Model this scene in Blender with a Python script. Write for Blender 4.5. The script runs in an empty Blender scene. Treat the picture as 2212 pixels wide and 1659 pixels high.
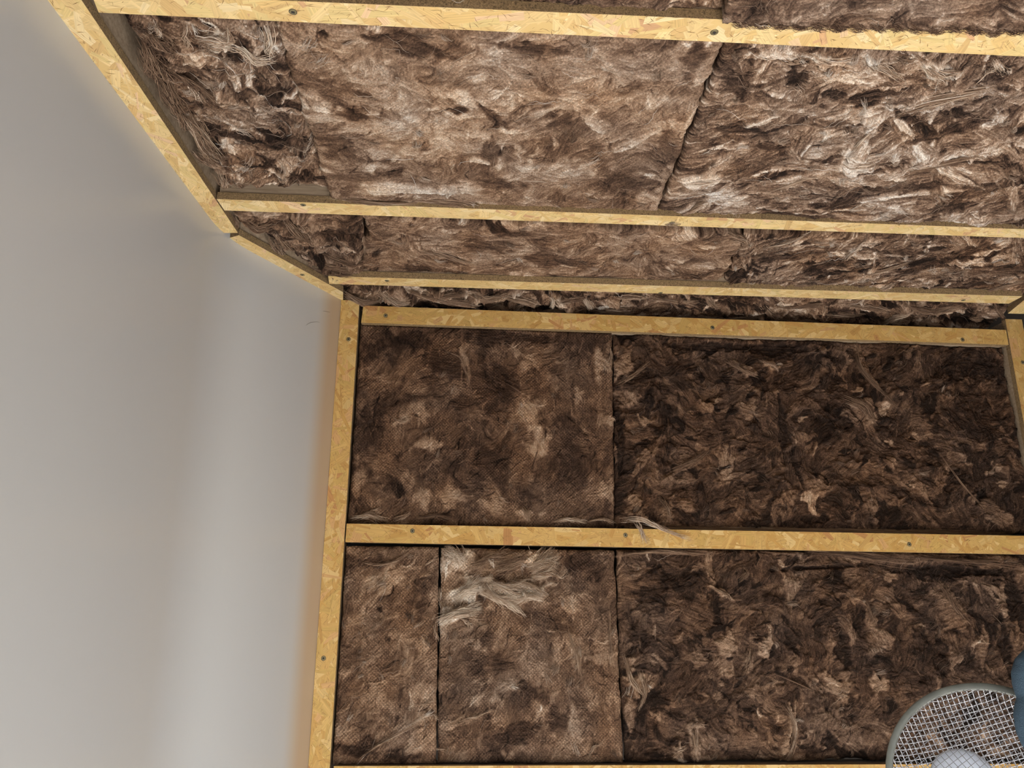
import bpy, math
import numpy as np
from mathutils import Vector, Matrix

# ------------------------------------------------------------------ camera, sky, sun, exposure
SC = bpy.context.scene
COL = SC.collection
FPX, CX, CY = 1661.0, 1106.0, 829.5
CAM = np.array([0.0, 0.0, 1.5])
TH, YAW, ROLL = math.radians(15.707), math.radians(3.497), math.radians(0.351)
_f = np.array([math.sin(YAW)*math.cos(TH), math.cos(YAW)*math.cos(TH), math.sin(TH)])
_r = np.array([math.cos(YAW), -math.sin(YAW), 0.0]); _u = np.cross(_r, _f)
RR = math.cos(ROLL)*_r + math.sin(ROLL)*_u
UU = -math.sin(ROLL)*_r + math.cos(ROLL)*_u
cam = bpy.data.cameras.new('camera'); cam_o = bpy.data.objects.new('camera', cam); COL.objects.link(cam_o)
cam.sensor_fit = 'HORIZONTAL'; cam.sensor_width = 36.0; cam.lens = FPX/2212*36.0
cam.clip_start = 0.02; cam.clip_end = 200
cam_o.matrix_world = Matrix(((RR[0], UU[0], -_f[0], CAM[0]), (RR[1], UU[1], -_f[1], CAM[1]), (RR[2], UU[2], -_f[2], CAM[2]), (0, 0, 0, 1)))
SC.camera = cam_o

world = bpy.data.worlds.new('sky'); SC.world = world; world.use_nodes = True
wn = world.node_tree.nodes; wl = world.node_tree.links
sky = wn.new('ShaderNodeTexSky'); sky.sky_type = 'NISHITA'; sky.sun_disc = False
sky.sun_elevation = math.radians(42); sky.sun_rotation = math.radians(170)
wl.new(sky.outputs[0], wn['Background'].inputs[0]); wn['Background'].inputs[1].default_value = 0.16

sun = bpy.data.lights.new('sun', 'SUN'); sun.energy = 22.0; sun.angle = math.radians(0.6); sun.color = (1.0, 0.98, 0.95)
sun_o = bpy.data.objects.new('sun', sun); COL.objects.link(sun_o)
sun_o.rotation_euler = Vector((0.06, 0.82, -0.57)).to_track_quat('-Z', 'Y').to_euler()

SC.view_settings.view_transform = 'Standard'; SC.view_settings.look = 'None'
SC.view_settings.gamma = 1.0; SC.view_settings.use_curve_mapping = False
SC.view_settings.exposure = 1.08
SC.cycles.use_denoising = True
SC.cycles.max_bounces = 4; SC.cycles.diffuse_bounces = 3; SC.cycles.glossy_bounces = 2
SC.cycles.use_adaptive_sampling = True; SC.cycles.adaptive_threshold = 0.12; SC.cycles.caustics_reflective = False; SC.cycles.caustics_refractive = False

# ------------------------------------------------------------------ helpers
WY = 2.2                 # plane of the wall battens' faces
ZC = 1.5 + 0.872         # plane of the ceiling battens' faces
NW = np.array([0.0, -1.0, 0.0]); NC = np.array([0.0, 0.0, -1.0])

def ray(p): return _f + (p[0]-CX)/FPX*RR - (p[1]-CY)/FPX*UU
def wall_pt(p, dep=0.0):
    r = ray(p); return CAM + r*((WY+dep)/r[1])
def ceil_pt(p, dep=0.0):
    r = ray(p); return CAM + r*((ZC+dep-CAM[2])/r[2])
def depth_pt(p, y):
    r = ray(p); return CAM + r*(y/r[1])

def props(o, label=None, cat=None, group=None, kind=None):
    if label: o['label'] = label
    if cat: o['category'] = cat
    if group: o['group'] = group
    if kind: o['kind'] = kind
    return o

def thing(name, loc, label, cat, group=None):
    o = bpy.data.objects.new(name, None); COL.objects.link(o); o.location = Vector([float(c) for c in loc])
    o.empty_display_size = 0.05
    return props(o, label, cat, group)

def root_loc(o):
    l = np.array(o.location[:])
    return l + root_loc(o.parent) if o.parent else l

def link(name, me, mats, parent=None, smooth=False):
    for m in (mats if isinstance(mats, (list, tuple)) else [mats]): me.materials.append(m)
    o = bpy.data.objects.new(name, me); COL.objects.link(o)
    if parent: o.parent = parent
    if smooth: me.polygons.foreach_set('use_smooth', np.ones(len(me.polygons), dtype=bool))
    return o

def mesh(name, verts, faces, mats, parent=None, smooth=False, fmat=None):
    v = np.asarray(verts, dtype=np.float64)
    if parent is not None: v = v - root_loc(parent)
    me = bpy.data.meshes.new(name); me.from_pydata(v.tolist(), [], [list(map(int, f)) for f in faces])
    if fmat is not None: me.polygons.foreach_set('material_index', np.asarray(fmat, dtype=np.int32))
    me.update()
    return link(name, me, mats, parent, smooth)

def quad_mesh_np(name, V, Q, mats, parent=None, smooth=True, color=None, extra=None):
    """large mesh of quads from arrays"""
    if parent is not None: V = V - root_loc(parent)
    me = bpy.data.meshes.new(name)
    me.vertices.add(len(V)); me.vertices.foreach_set('co', V.astype(np.float32).ravel())
    nq, k = Q.shape
    me.loops.add(nq*k); me.loops.foreach_set('vertex_index', Q.astype(np.int32).ravel())
    me.polygons.add(nq); me.polygons.foreach_set('loop_start', np.arange(nq, dtype=np.int32)*k)
    me.update(calc_edges=True)
    if color is not None:
        a = me.attributes.new('Col', 'FLOAT_COLOR', 'POINT')
        a.data.foreach_set('color', np.c_[color, np.ones(len(color))].astype(np.float32).ravel())
    if extra is not None:
        a = me.attributes.new('uvm', 'FLOAT_VECTOR', 'POINT')
        a.data.foreach_set('vector', extra.astype(np.float32).ravel())
    o = link(name, me, mats, parent, smooth)
    return o

BOXF = [(0,1,2,3), (7,6,5,4), (0,4,5,1), (1,5,6,2), (2,6,7,3), (3,7,4,0)]
def prism(name, quad, n, t0, t1, mats, parent=None, fmat=None):
    """quad of 4 points pushed along n by t0 and t1"""
    q = [np.asarray(c, float) for c in quad]
    return mesh(name, [c+n*t0 for c in q]+[c+n*t1 for c in q], BOXF, mats, parent, fmat=fmat)
def box(name, lo, hi, mat, parent=None):
    (x0,y0,z0),(x1,y1,z1) = lo, hi
    v = [(x0,y0,z0),(x1,y0,z0),(x1,y1,z0),(x0,y1,z0),(x0,y0,z1),(x1,y0,z1),(x1,y1,z1),(x0,y1,z1)]
    return mesh(name, v, [(3,2,1,0),(4,5,6,7),(0,1,5,4),(1,2,6,5),(2,3,7,6),(3,0,4,7)], mat, parent)

# ------------------------------------------------------------------ materials
def mat_new(name):
    m = bpy.data.materials.new(name); m.use_nodes = True
    nt = m.node_tree; return m, nt.nodes, nt.links, nt.nodes['Principled BSDF']
def bump(N, L, B, height, strength, dist):
    b = N.new('ShaderNodeBump'); b.inputs['Strength'].default_value = strength; b.inputs['Distance'].default_value = dist
    L.new(height, b.inputs['Height']); L.new(b.outputs[0], B.inputs['Normal']); return b
def noise(N, L, vec, scale, detail=4, rough=0.55, dist=0.0):
    t = N.new('ShaderNodeTexNoise'); t.inputs['Scale'].default_value = scale; t.inputs['Detail'].default_value = detail
    t.inputs['Roughness'].default_value = rough; t.inputs['Distortion'].default_value = dist
    if vec is not None: L.new(vec, t.inputs['Vector'])
    return t
def mapr(N, L, src, a, b, c, d):
    t = N.new('ShaderNodeMapRange'); L.new(src, t.inputs[0])
    for i, v in enumerate((a, b, c, d)): t.inputs[1+i].default_value = v
    return t.outputs[0]
def mul(N, L, a, b):
    t = N.new('ShaderNodeVectorMath'); t.operation = 'MULTIPLY'; L.new(a, t.inputs[0]); L.new(b, t.inputs[1]); return t.outputs[0]
def attr(N, name):
    t = N.new('ShaderNodeAttribute'); t.attribute_name = name; return t

def wool_material(name, dimples):
    m, N, L, B = mat_new(name)
    B.inputs['Roughness'].default_value = 0.95; B.inputs['Specular IOR Level'].default_value = 0.08
    c = attr(N, 'Col'); uv = attr(N, 'uvm')
    n1 = noise(N, L, uv.outputs['Vector'], 120, 3, 0.65, 2.2)
    n2 = noise(N, L, uv.outputs['Vector'], 420, 1, 0.6, 1.2)
    f1 = mapr(N, L, n1.outputs[0], 0.3, 0.72, 0.62, 1.36)
    f2 = mapr(N, L, n2.outputs[0], 0.3, 0.7, 0.75, 1.25)
    mm = N.new('ShaderNodeMath'); mm.operation = 'MULTIPLY'; L.new(f1, mm.inputs[0]); L.new(f2, mm.inputs[1]); fac = mm.outputs[0]
    ad = N.new('ShaderNodeMath'); ad.operation = 'MULTIPLY_ADD'; L.new(n1.outputs[0], ad.inputs[0]); ad.inputs[1].default_value = 1.5; L.new(n2.outputs[0], ad.inputs[2]); h = ad.outputs[0]
    if dimples > 0:
        mp = N.new('ShaderNodeMapping'); mp.inputs['Rotation'].default_value = (0, 0, math.radians(45)); mp.inputs['Scale'].default_value = (150, 150, 0)
        L.new(uv.outputs['Vector'], mp.inputs['Vector'])
        vo = N.new('ShaderNodeTexVoronoi'); vo.voronoi_dimensions = '2D'; vo.inputs['Scale'].default_value = 1.0; vo.inputs['Randomness'].default_value = 0.22
        L.new(mp.outputs[0], vo.inputs['Vector'])
        dot = mapr(N, L, vo.outputs['Distance'], 0.10, 0.42, 1.0, 0.0)
        pm = noise(N, L, uv.outputs['Vector'], 14, 1)
        patch = mapr(N, L, pm.outputs[0], 0.36, 0.56, 0.0, dimples)
        dm = N.new('ShaderNodeMath'); dm.operation = 'MULTIPLY'; L.new(dot, dm.inputs[0]); L.new(patch, dm.inputs[1])
        lift = N.new('ShaderNodeMath'); lift.operation = 'MULTIPLY_ADD'; L.new(dm.outputs[0], lift.inputs[0]); lift.inputs[1].default_value = 0.85; lift.inputs[2].default_value = 0.86
        m3 = N.new('ShaderNodeMath'); m3.operation = 'MULTIPLY'; L.new(fac, m3.inputs[0]); L.new(lift.outputs[0], m3.inputs[1]); fac = m3.outputs[0]
        a2 = N.new('ShaderNodeMath'); a2.operation = 'MULTIPLY_ADD'; L.new(dm.outputs[0], a2.inputs[0]); a2.inputs[1].default_value = 0.8; L.new(h, a2.inputs[2]); h = a2.outputs[0]
    sc = N.new('ShaderNodeVectorMath'); sc.operation = 'SCALE'; L.new(c.outputs['Color'], sc.inputs[0]); L.new(fac, sc.inputs['Scale'])
    L.new(sc.outputs[0], B.inputs['Base Color'])
    bump(N, L, B, h, 0.55, 0.004)
    return m
M_WOOL = wool_material('brown mineral wool', 0.0)
M_WOOLD = wool_material('brown mineral wool dimpled', 0.85)
M_WOOLS = wool_material('brown mineral wool faintly dimpled', 0.34)

def fibre_material():
    m, N, L, B = mat_new('mineral wool fibre')
    B.inputs['Roughness'].default_value = 0.8; B.inputs['Specular IOR Level'].default_value = 0.15
    L.new(attr(N, 'Col').outputs['Color'], B.inputs['Base Color']); return m
M_FIB = fibre_material()

def osb_material():
    m, N, L, B = mat_new('osb strands')
    B.inputs['Roughness'].default_value = 0.62; B.inputs['Specular IOR Level'].default_value = 0.25
    c = attr(N, 'Col'); uv = attr(N, 'uvm')
    mp = N.new('ShaderNodeMapping'); mp.inputs['Scale'].default_value = (14, 420, 1); L.new(uv.outputs['Vector'], mp.inputs['Vector'])
    n1 = noise(N, L, mp.outputs[0], 1.0, 4, 0.6, 0.4)
    fac = mapr(N, L, n1.outputs[0], 0.3, 0.7, 0.80, 1.13)
    sc = N.new('ShaderNodeVectorMath'); sc.operation = 'SCALE'; L.new(c.outputs['Color'], sc.inputs[0]); L.new(fac, sc.inputs['Scale'])
    L.new(sc.outputs[0], B.inputs['Base Color']); bump(N, L, B, n1.outputs[0], 0.25, 0.001)
    return m
M_OSB = osb_material()

def osb_edge_material():
    m, N, L, B = mat_new('osb sawn edge')
    B.inputs['Roughness'].default_value = 0.9
    tc = N.new('ShaderNodeTexCoord')
    n1 = noise(N, L, tc.outputs['Object'], 260, 5, 0.7, 1.5); n2 = noise(N, L, tc.outputs['Object'], 40, 3)
    r = N.new('ShaderNodeValToRGB'); r.color_ramp.elements[0].position = 0.33; r.color_ramp.elements[0].color = (0.06, 0.038, 0.016, 1)
    r.color_ramp.elements[1].position = 0.62; r.color_ramp.elements[1].color = (0.38, 0.25, 0.12, 1)
    L.new(n1.outputs[0], r.inputs[0]); L.new(r.outputs[0], B.inputs['Base Color']); bump(N, L, B, n1.outputs[0], 0.5, 0.002)
    return m
M_EDGE = osb_edge_material()

def timber_material():
    m, N, L, B = mat_new('sawn softwood')
    B.inputs['Roughness'].default_value = 0.85
    tc = N.new('ShaderNodeTexCoord'); mp = N.new('ShaderNodeMapping'); mp.inputs['Scale'].default_value = (8, 90, 90); L.new(tc.outputs['Object'], mp.inputs['Vector'])
    n1 = noise(N, L, mp.outputs[0], 1.5, 4, 0.6, 0.6)
    r = N.new('ShaderNodeValToRGB'); r.color_ramp.elements[0].position = 0.3; r.color_ramp.elements[0].color = (0.27, 0.19, 0.12, 1)
    r.color_ramp.elements[1].position = 0.7; r.color_ramp.elements[1].color = (0.46, 0.35, 0.24, 1)
    L.new(n1.outputs[0], r.inputs[0]); L.new(r.outputs[0], B.inputs['Base Color'])
    return m
M_TIM = timber_material()

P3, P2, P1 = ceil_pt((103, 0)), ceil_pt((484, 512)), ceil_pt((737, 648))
def paint_material():
    m, N, L, B = mat_new('satin white wall paint')
    B.inputs['Roughness'].default_value = 0.27; B.inputs['Specular IOR Level'].default_value = 0.6
    tc = N.new('ShaderNodeTexCoord'); n1 = noise(N, L, tc.outputs['Object'], 190, 3, 0.6)
    bump(N, L, B, n1.outputs[0], 0.05, 0.001)
    # tan reflection of the stud, painted into the wall colour beside it
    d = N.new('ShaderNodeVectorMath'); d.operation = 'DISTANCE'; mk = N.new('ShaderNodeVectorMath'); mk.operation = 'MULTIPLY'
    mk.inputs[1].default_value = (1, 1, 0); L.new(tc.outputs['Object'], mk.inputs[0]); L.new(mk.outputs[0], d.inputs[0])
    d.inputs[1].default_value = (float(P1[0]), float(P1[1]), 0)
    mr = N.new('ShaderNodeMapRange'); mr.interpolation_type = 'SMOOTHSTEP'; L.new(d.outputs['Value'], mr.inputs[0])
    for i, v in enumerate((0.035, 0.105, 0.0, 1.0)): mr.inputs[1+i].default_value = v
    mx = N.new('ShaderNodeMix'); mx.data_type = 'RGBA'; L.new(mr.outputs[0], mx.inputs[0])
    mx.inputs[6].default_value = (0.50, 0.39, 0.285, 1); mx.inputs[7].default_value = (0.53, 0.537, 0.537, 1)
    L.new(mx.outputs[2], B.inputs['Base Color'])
    return m
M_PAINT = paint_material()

def plain(name, col, rough=0.6, metal=0.0, spec=0.5, nscale=None, nstr=0.2, nd=0.001):
    m, N, L, B = mat_new(name)
    B.inputs['Base Color'].default_value = (*col, 1); B.inputs['Roughness'].default_value = rough
    B.inputs['Metallic'].default_value = metal; B.inputs['Specular IOR Level'].default_value = spec
    if nscale:
        tc = N.new('ShaderNodeTexCoord'); n1 = noise(N, L, tc.outputs['Object'], nscale, 4)
        f = mapr(N, L, n1.outputs[0], 0.3, 0.7, 0.85, 1.12)
        rgb = N.new('ShaderNodeRGB'); rgb.outputs[0].default_value = (*col, 1)
        sc = N.new('ShaderNodeVectorMath'); sc.operation = 'SCALE'; L.new(rgb.outputs[0], sc.inputs[0]); L.new(f, sc.inputs['Scale'])
        L.new(sc.outputs[0], B.inputs['Base Color']); bump(N, L, B, n1.outputs[0], nstr, nd)
    return m
M_FLOOR = plain('pale timber floor', (0.57, 0.56, 0.55), 0.5, nscale=6)
M_SHEATH = plain('dark sheathing membrane', (0.035, 0.028, 0.022), 0.9, nscale=30)
M_GROUND = plain('dark paving', (0.11, 0.105, 0.10), 0.9, nscale=4)
M_PLASTER = plain('brown boarding', (0.20, 0.15, 0.11), 0.8, nscale=40)
M_SCREW = plain('brassy screw steel', (0.24, 0.20, 0.10), 0.4, metal=0.3, nscale=500)
M_SCREWD = plain('dark screw recess', (0.03, 0.025, 0.02), 0.8, nscale=500)
M_RIM = plain('grey rim plastic', (0.20, 0.205, 0.18), 0.35, nscale=60, nstr=0.05)
M_WIRE = plain('pale wire', (0.74, 0.75, 0.80), 0.4, metal=0.1, nscale=300)
M_WIRED = plain('grey wire', (0.24, 0.24, 0.26), 0.45, metal=0.3, nscale=300)
M_WHITE = plain('white plastic', (0.80, 0.84, 0.95), 0.45, nscale=40, nstr=0.03)
M_BLUE = plain('blue grey foam', (0.055, 0.095, 0.135), 0.95, nscale=900, nstr=0.6, nd=0.002)
M_HAIR = plain('dark hair', (0.10, 0.08, 0.06), 0.6, nscale=200)

# ------------------------------------------------------------------ the room shell
d23 = (P3-P2)/np.linalg.norm(P3-P2)
PB = P2 + d23*((P2[1]+1.3)/-d23[1])            # left wall carried on behind the camera to the back wall
XL = P1[0]
def left_wall():
    pl = [PB[:2], P2[:2]+d23[:2]*0.10]
    a, b, c = P2[:2]+d23[:2]*0.10, P2[:2], P2[:2]+(P1-P2)[:2]/np.linalg.norm((P1-P2)[:2])*0.10
    for t in np.linspace(0.1, 1.0, 10): pl.append((1-t)**2*a+2*t*(1-t)*b+t*t*c)
    pl.append(P1[:2]); pl.append(P1[:2]+np.array([0.0, 0.05]))
    pl = np.array(pl); n = len(pl)
    out = pl + np.array([-0.10, 0.03])
    V = [(x, y, z) for z in (0.0, ZC+0.012) for x, y in pl] + [(x, y, z) for z in (0.0, ZC+0.012) for x, y in out]
    F = []
    for i in range(n-1):
        F.append((i, i+1, n+i+1, n+i)); F.append((2*n+i+1, 2*n+i, 3*n+i, 3*n+i+1))
        F.append((n+i, n+i+1, 3*n+i+1, 3*n+i)); F.append((i+1, i, 2*n+i, 2*n+i+1))
    F.append((0, n, 3*n, 2*n)); F.append((n-1, 3*n-1, 4*n-1, 2*n-1))
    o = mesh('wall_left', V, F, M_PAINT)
    me = o.data
    me.polygons.foreach_set('use_smooth', np.ones(len(me.polygons), dtype=bool))
    me.set_sharp_from_angle(angle=math.radians(30))
    return props(o, 'pale grey satin painted wall with a soft vertical crease', kind='structure')
wall_left = left_wall()
props(box('floor', (-1.2, -1.4, -0.1), (2.8, 2.5, 0.0), M_FLOOR), 'pale floor', kind='structure')
props(box('wall_far', (-1.0, WY+0.19, 0.0), (2.8, WY+0.24, ZC+0.2), M_SHEATH), 'dark sheathing behind the wall insulation', kind='structure')
props(box('ceiling', (-1.2, -1.4, ZC+0.13), (2.8, WY+0.19, ZC+0.2), M_SHEATH), 'dark decking above the ceiling insulation', kind='structure')
props(box('wall_right', (2.7, -1.4, 0.0), (2.8, WY+0.19, ZC+0.13), M_PLASTER), 'brown boarded wall out of view on the right', kind='structure')
# back wall behind the camera: piers and lintel round a wide glazed opening that lets the daylight in
bw = mesh('wall_back', *(lambda bs: ([v for lo, hi in bs for v in [(lo[0],lo[1],lo[2]),(hi[0],lo[1],lo[2]),(hi[0],hi[1],lo[2]),(lo[0],hi[1],lo[2]),(lo[0],lo[1],hi[2]),(hi[0],lo[1],hi[2]),(hi[0],hi[1],hi[2]),(lo[0],hi[1],hi[2])]],
     [tuple(8*k+i for i in f) for k in range(len(bs)) for f in [(3,2,1,0),(4,5,6,7),(0,1,5,4),(1,2,6,5),(2,3,7,6),(3,0,4,7)]]))(
     [((-1.2,-1.4,0.0),(-0.62,-1.3,ZC+0.13)), ((1.9,-1.4,0.0),(2.7,-1.3,ZC+0.13)), ((-0.62,-1.4,2.05),(1.9,-1.3,ZC+0.13))]), M_PLASTER)
props(bw, 'brown boarded wall with a wide opening behind the camera', kind='structure')
props(box('ground', (-12, -20, -0.12), (12, -1.4, -0.1), M_GROUND), 'dark paving outside the opening', kind='structure')

# ------------------------------------------------------------------ OSB strips
rng = np.random.RandomState(7)
PALETTE = np.array([(0.74, 0.53, 0.245), (0.78, 0.58, 0.28), (0.70, 0.48, 0.20), (0.82, 0.64, 0.35), (0.66, 0.44, 0.19), (0.76, 0.52, 0.30), (0.62, 0.37, 0.19), (0.72, 0.54, 0.24)])
PW = np.array([5, 5, 3, 3, 2, 1.2, 0.7, 4]); PW = PW/PW.sum()

def clip_poly(poly, hull):
    """Sutherland-Hodgman against a convex ccw hull"""
    for i in range(len(hull)):
        a, b = hull[i], hull[(i+1) % len(hull)]
        e = b-a; nrm = np.array([-e[1], e[0]])
        out = []
        for k in range(len(poly)):
            p, q = poly[k], poly[(k+1) % len(poly)]
            dp, dq = (p-a)@nrm, (q-a)@nrm
            if dp >= 0: out.append(p)
            if dp*dq < 0: out.append(p+(q-p)*(dp/(dp-dq)))
        poly = out
        if len(poly) < 3: return []
    return poly

def osb_strip(name, label, quad, n, screws=(), backing=0.07, cat='batten', thick=0.018, tone=1.0, tint=(1, 1, 1), inset=0.003, back_label=True):
    """quad: four points of the face (ring order), n: normal towards the room; long side is quad[0]->quad[1]"""
    q = [np.asarray(c, float) for c in quad]
    t = thing(name, q[0]-n*thick, label, cat)
    U = q[1]-q[0]; Lg = np.linalg.norm(U); U /= Lg
    V = np.cross(n, U); 
    if (q[3]-q[0])@V < 0: V = -V
    prism('board', q, n, 0.0, -thick, [M_OSB, M_EDGE], t, fmat=[0, 1, 1, 1, 1, 1])
    board = t.children[0]; me = board.data
    a = me.attributes.new('Col', 'FLOAT_COLOR', 'POINT'); a.data.foreach_set('color', np.tile([0.70, 0.49, 0.21, 1], 8).astype(np.float32))
    # strands: thin wafers pressed into the face, overlapping at all angles
    hull = [np.array([(c-q[0])@U, (c-q[0])@V]) for c in q]
    area = 0.5*abs(sum(hull[i][0]*hull[(i+1)%4][1]-hull[(i+1)%4][0]*hull[i][1] for i in range(4)))
    if sum(hull[i][0]*hull[(i+1)%4][1]-hull[(i+1)%4][0]*hull[i][1] for i in range(4)) < 0: hull = hull[::-1]
    lo, hi = np.min(hull, 0), np.max(hull, 0)
    verts, faces, cols, uvs = [], [], [], []
    nfl = int(area/0.0011*4.2)+6
    ndark = int(area*9000)
    for k in range(nfl+ndark):
        dark = k >= nfl
        fr = k/max(nfl, 1)
        if dark: Lf, Wf = rng.uniform(0.004, 0.020), rng.uniform(0.0003, 0.0010)
        elif fr < 0.45: Lf, Wf = rng.uniform(0.05, 0.12), rng.uniform(0.014, 0.032)
        else: Lf, Wf = rng.uniform(0.015, 0.075), rng.uniform(0.003, 0.015)
        ang = rng.normal(0, 0.75) if rng.rand() < 0.75 else rng.uniform(0, math.pi)
        c = np.array([rng.uniform(lo[0]-0.02, hi[0]+0.02), rng.uniform(lo[1]-0.01, hi[1]+0.01)])
        if dark:
            cu = rng.uniform(-0.25, 0.25)*Lf
            pts = [(-Lf/2, 0), (0, -Wf/2+cu*0.4), (Lf/2, 0), (0, Wf/2+cu*0.4)]
        else:
            j = lambda s: rng.uniform(-s, s)
            pts = [(-Lf/2+j(Lf*.06), -Wf/2+j(Wf*.2)), (0, -Wf/2+j(Wf*.12)), (Lf/2+j(Lf*.06), -Wf/2+j(Wf*.3)), (Lf/2+j(Lf*.06), Wf/2+j(Wf*.2)), (0, Wf/2+j(Wf*.12)), (-Lf/2+j(Lf*.06), Wf/2+j(Wf*.3))]
        ca, sa = math.cos(ang), math.sin(ang)
        poly = [c+np.array([x*ca-y*sa, x*sa+y*ca]) for x, y in pts]
        poly = clip_poly(poly, hull)
        if len(poly) < 3: continue
        h = 0.0001+0.0006*k/(nfl+ndark)
        if dark: col = np.array([0.20, 0.105, 0.04])*rng.uniform(0.6, 1.6)
        else: col = PALETTE[rng.choice(len(PALETTE), p=PW)]*0.95*rng.uniform(0.95, 1.05)*tone*np.array(tint)
        base = len(verts); off = rng.uniform(0, 50, 2)
        for p2 in poly:
            d = p2-c
            verts.append(q[0]+U*p2[0]+V*p2[1]+n*h); cols.append(col); uvs.append((d[0]*ca+d[1]*sa+off[0], -d[0]*sa+d[1]*ca+off[1], 0))
        idx = list(range(base, base+len(poly)))
        faces.append(idx)
    o = mesh('strand_face', verts, faces, M_OSB, t)
    me = o.data
    a = me.attributes.new('Col', 'FLOAT_COLOR', 'POINT'); a.data.foreach_set('color', np.c_[np.clip(cols, 0, 0.9), np.ones(len(cols))].astype(np.float32).ravel())
    a = me.attributes.new('uvm', 'FLOAT_VECTOR', 'POINT'); a.data.foreach_set('vector', np.asarray(uvs, dtype=np.float32).ravel())
    o['kind'] = 'stuff'
    if backing:
        cen = sum(q)/4
        qq = [c + V*(inset if (c-cen)@V < 0 else -inset) + U*(0.004 if (c-cen)@U < 0 else -0.004) for c in q]
        prism('backing_timber', qq, n, -thick, -thick-backing, M_TIM, t)
    for s in screws: screw(s, n, t)
    return t

_screw_me = {}
def screw(p, n, parent):
    key = tuple(n)
    z = np.asarray(n, float); x = np.array([1.0, 0, 0]); y = np.cross(z, x)
    if key not in _screw_me:
        V, F, fm = [], [], []
        K = 16
        prof = [(0.0064, 0.0009, 1), (0.0055, 0.0007, 0), (0.0050, 0.0013, 0), (0.0026, 0.0015, 0)]
        for r, h, _ in prof:
            for i in range(K):
                a = 2*math.pi*i/K; V.append(x*r*math.cos(a)+y*r*math.sin(a)+z*h)
        for j in range(len(prof)-1):
            for i in range(K):
                F.append((j*K+i, j*K+(i+1)%K, (j+1)*K+(i+1)%K, (j+1)*K+i)); fm.append(prof[j][2])
        c = len(V); V.append(z*0.0006)
        for i in range(K): F.append((3*K+i, 3*K+(i+1)%K, c)); fm.append(1)
        for a0 in (0.5, 0.5+math.pi/2):        # cross slot
            b = len(V); d = x*math.cos(a0)+y*math.sin(a0); e = np.cross(z, d)
            for sx, sy in ((-1,-1),(1,-1),(1,1),(-1,1)): V.append(d*sx*0.0034+e*sy*0.0009+z*0.00165)
            F.append((b, b+1, b+2, b+3)); fm.append(1)
        me = bpy.data.meshes.new('screw'); me.from_pydata([list(map(float, v)) for v in V], [], F)
        me.polygons.foreach_set('material_index', np.array(fm, dtype=np.int32)); me.materials.append(M_SCREW); me.materials.append(M_SCREWD); me.update()
        _screw_me[key] = me
    o = bpy.data.objects.new('screw', _screw_me[key]); COL.objects.link(o); o.parent = parent
    o.location = Vector([float(v) for v in (np.asarray(p)-root_loc(parent))])
    return o

# studs of the far wall
xs0 = (wall_pt((735.6, 655))[0]+wall_pt((667, 1659))[0])/2; xs1 = (wall_pt((777, 651))[0]+wall_pt((712, 1652))[0])/2
W = lambda x, z: np.array([x, WY, z]); Cc = lambda x, y: np.array([x, y, ZC])
osb_strip('wall_stud', 'upright strand board stud beside the pale painted wall', [W(xs0, 0.0), W(xs0, ZC), W(xs1, ZC), W(xs1, 0.0)], NW,
          [wall_pt((753, 733)), wall_pt((699, 1422))], cat='stud', tone=0.81, tint=(1, 0.87, 0.64))
xr0 = wall_pt((2182, 748))[0]; xr1 = xr0+0.055
osb_strip('wall_stud', 'upright strand board stud at the far right edge of the picture', [W(xr0, 0.0), W(xr0, ZC), W(xr1, ZC), W(xr1, 0.0)], NW,
          [wall_pt((2209, 783))], cat='stud', tone=0.72, tint=(1, 0.86, 0.64))
# battens of the far wall, lying between the studs
def wbat(label, tl, tr, br, bl, screws):
    def ext(a, b, x):
        t = (x-a[0])/(b[0]-a[0]); return a+(b-a)*t
    a, b, c, d = [wall_pt(p) for p in (tl, tr, br, bl)]
    b, c = ext(a, b, xr0-0.004), ext(d, c, xr0-0.004)
    return osb_strip('wall_batten', label, [d, c, b, a], NW, [wall_pt(s) for s in screws], tone=0.76, tint=(1, 0.85, 0.60))
wbat('topmost strand board batten on the insulated wall', (785, 660), (2179, 713), (2180, 745), (780, 697), [(833, 682), (1539, 708), (2079, 734)])
wbat('middle strand board batten across the insulated wall', (749, 1131), (2212, 1157.5), (2212, 1197.5), (746, 1171), [(891, 1147), (1351, 1156), (1964, 1176)])
wbat('lowest strand board batten at the bottom edge of the picture', (721, 1655), (1947, 1651), (1947, 1693), (719, 1698), [(1500, 1675)])
# strips along the ceiling edge
def cquad(*ps): return [ceil_pt(p) for p in ps]
qa = cquad((470, 503), (103, 0), (176, 0), (514, 503))
e1 = (qa[1]-qa[0])/np.linalg.norm(qa[1]-qa[0]); e2 = (qa[2]-qa[3])/np.linalg.norm(qa[2]-qa[3])
qa[1] = qa[1]+e1*0.7; qa[2] = qa[2]+e2*0.7
osb_strip('ceiling_edge_strip', 'long strand board strip along the top of the pale wall', qa, NC, [], cat='board strip')
osb_strip('ceiling_edge_strip', 'short slanting strand board strip between pale wall and stud', cquad((741, 650), (488, 516), (516, 508), (741, 631)), NC, [ceil_pt((653, 593))], cat='board strip', tone=0.95)
qr = cquad((2177, 677), (2209, 651), (2231, 665), (2199, 679))
er = (qr[1]-qr[0])/np.linalg.norm(qr[1]-qr[0]); wr = np.array([0.055, 0.0, 0])
qr = [qr[0], qr[0]+er*0.5, qr[0]+er*0.5+wr, qr[0]+wr]
osb_strip('ceiling_edge_strip', 'strand board strip in the right ceiling corner above the stud', qr, NC, [], cat='board strip')
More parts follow.
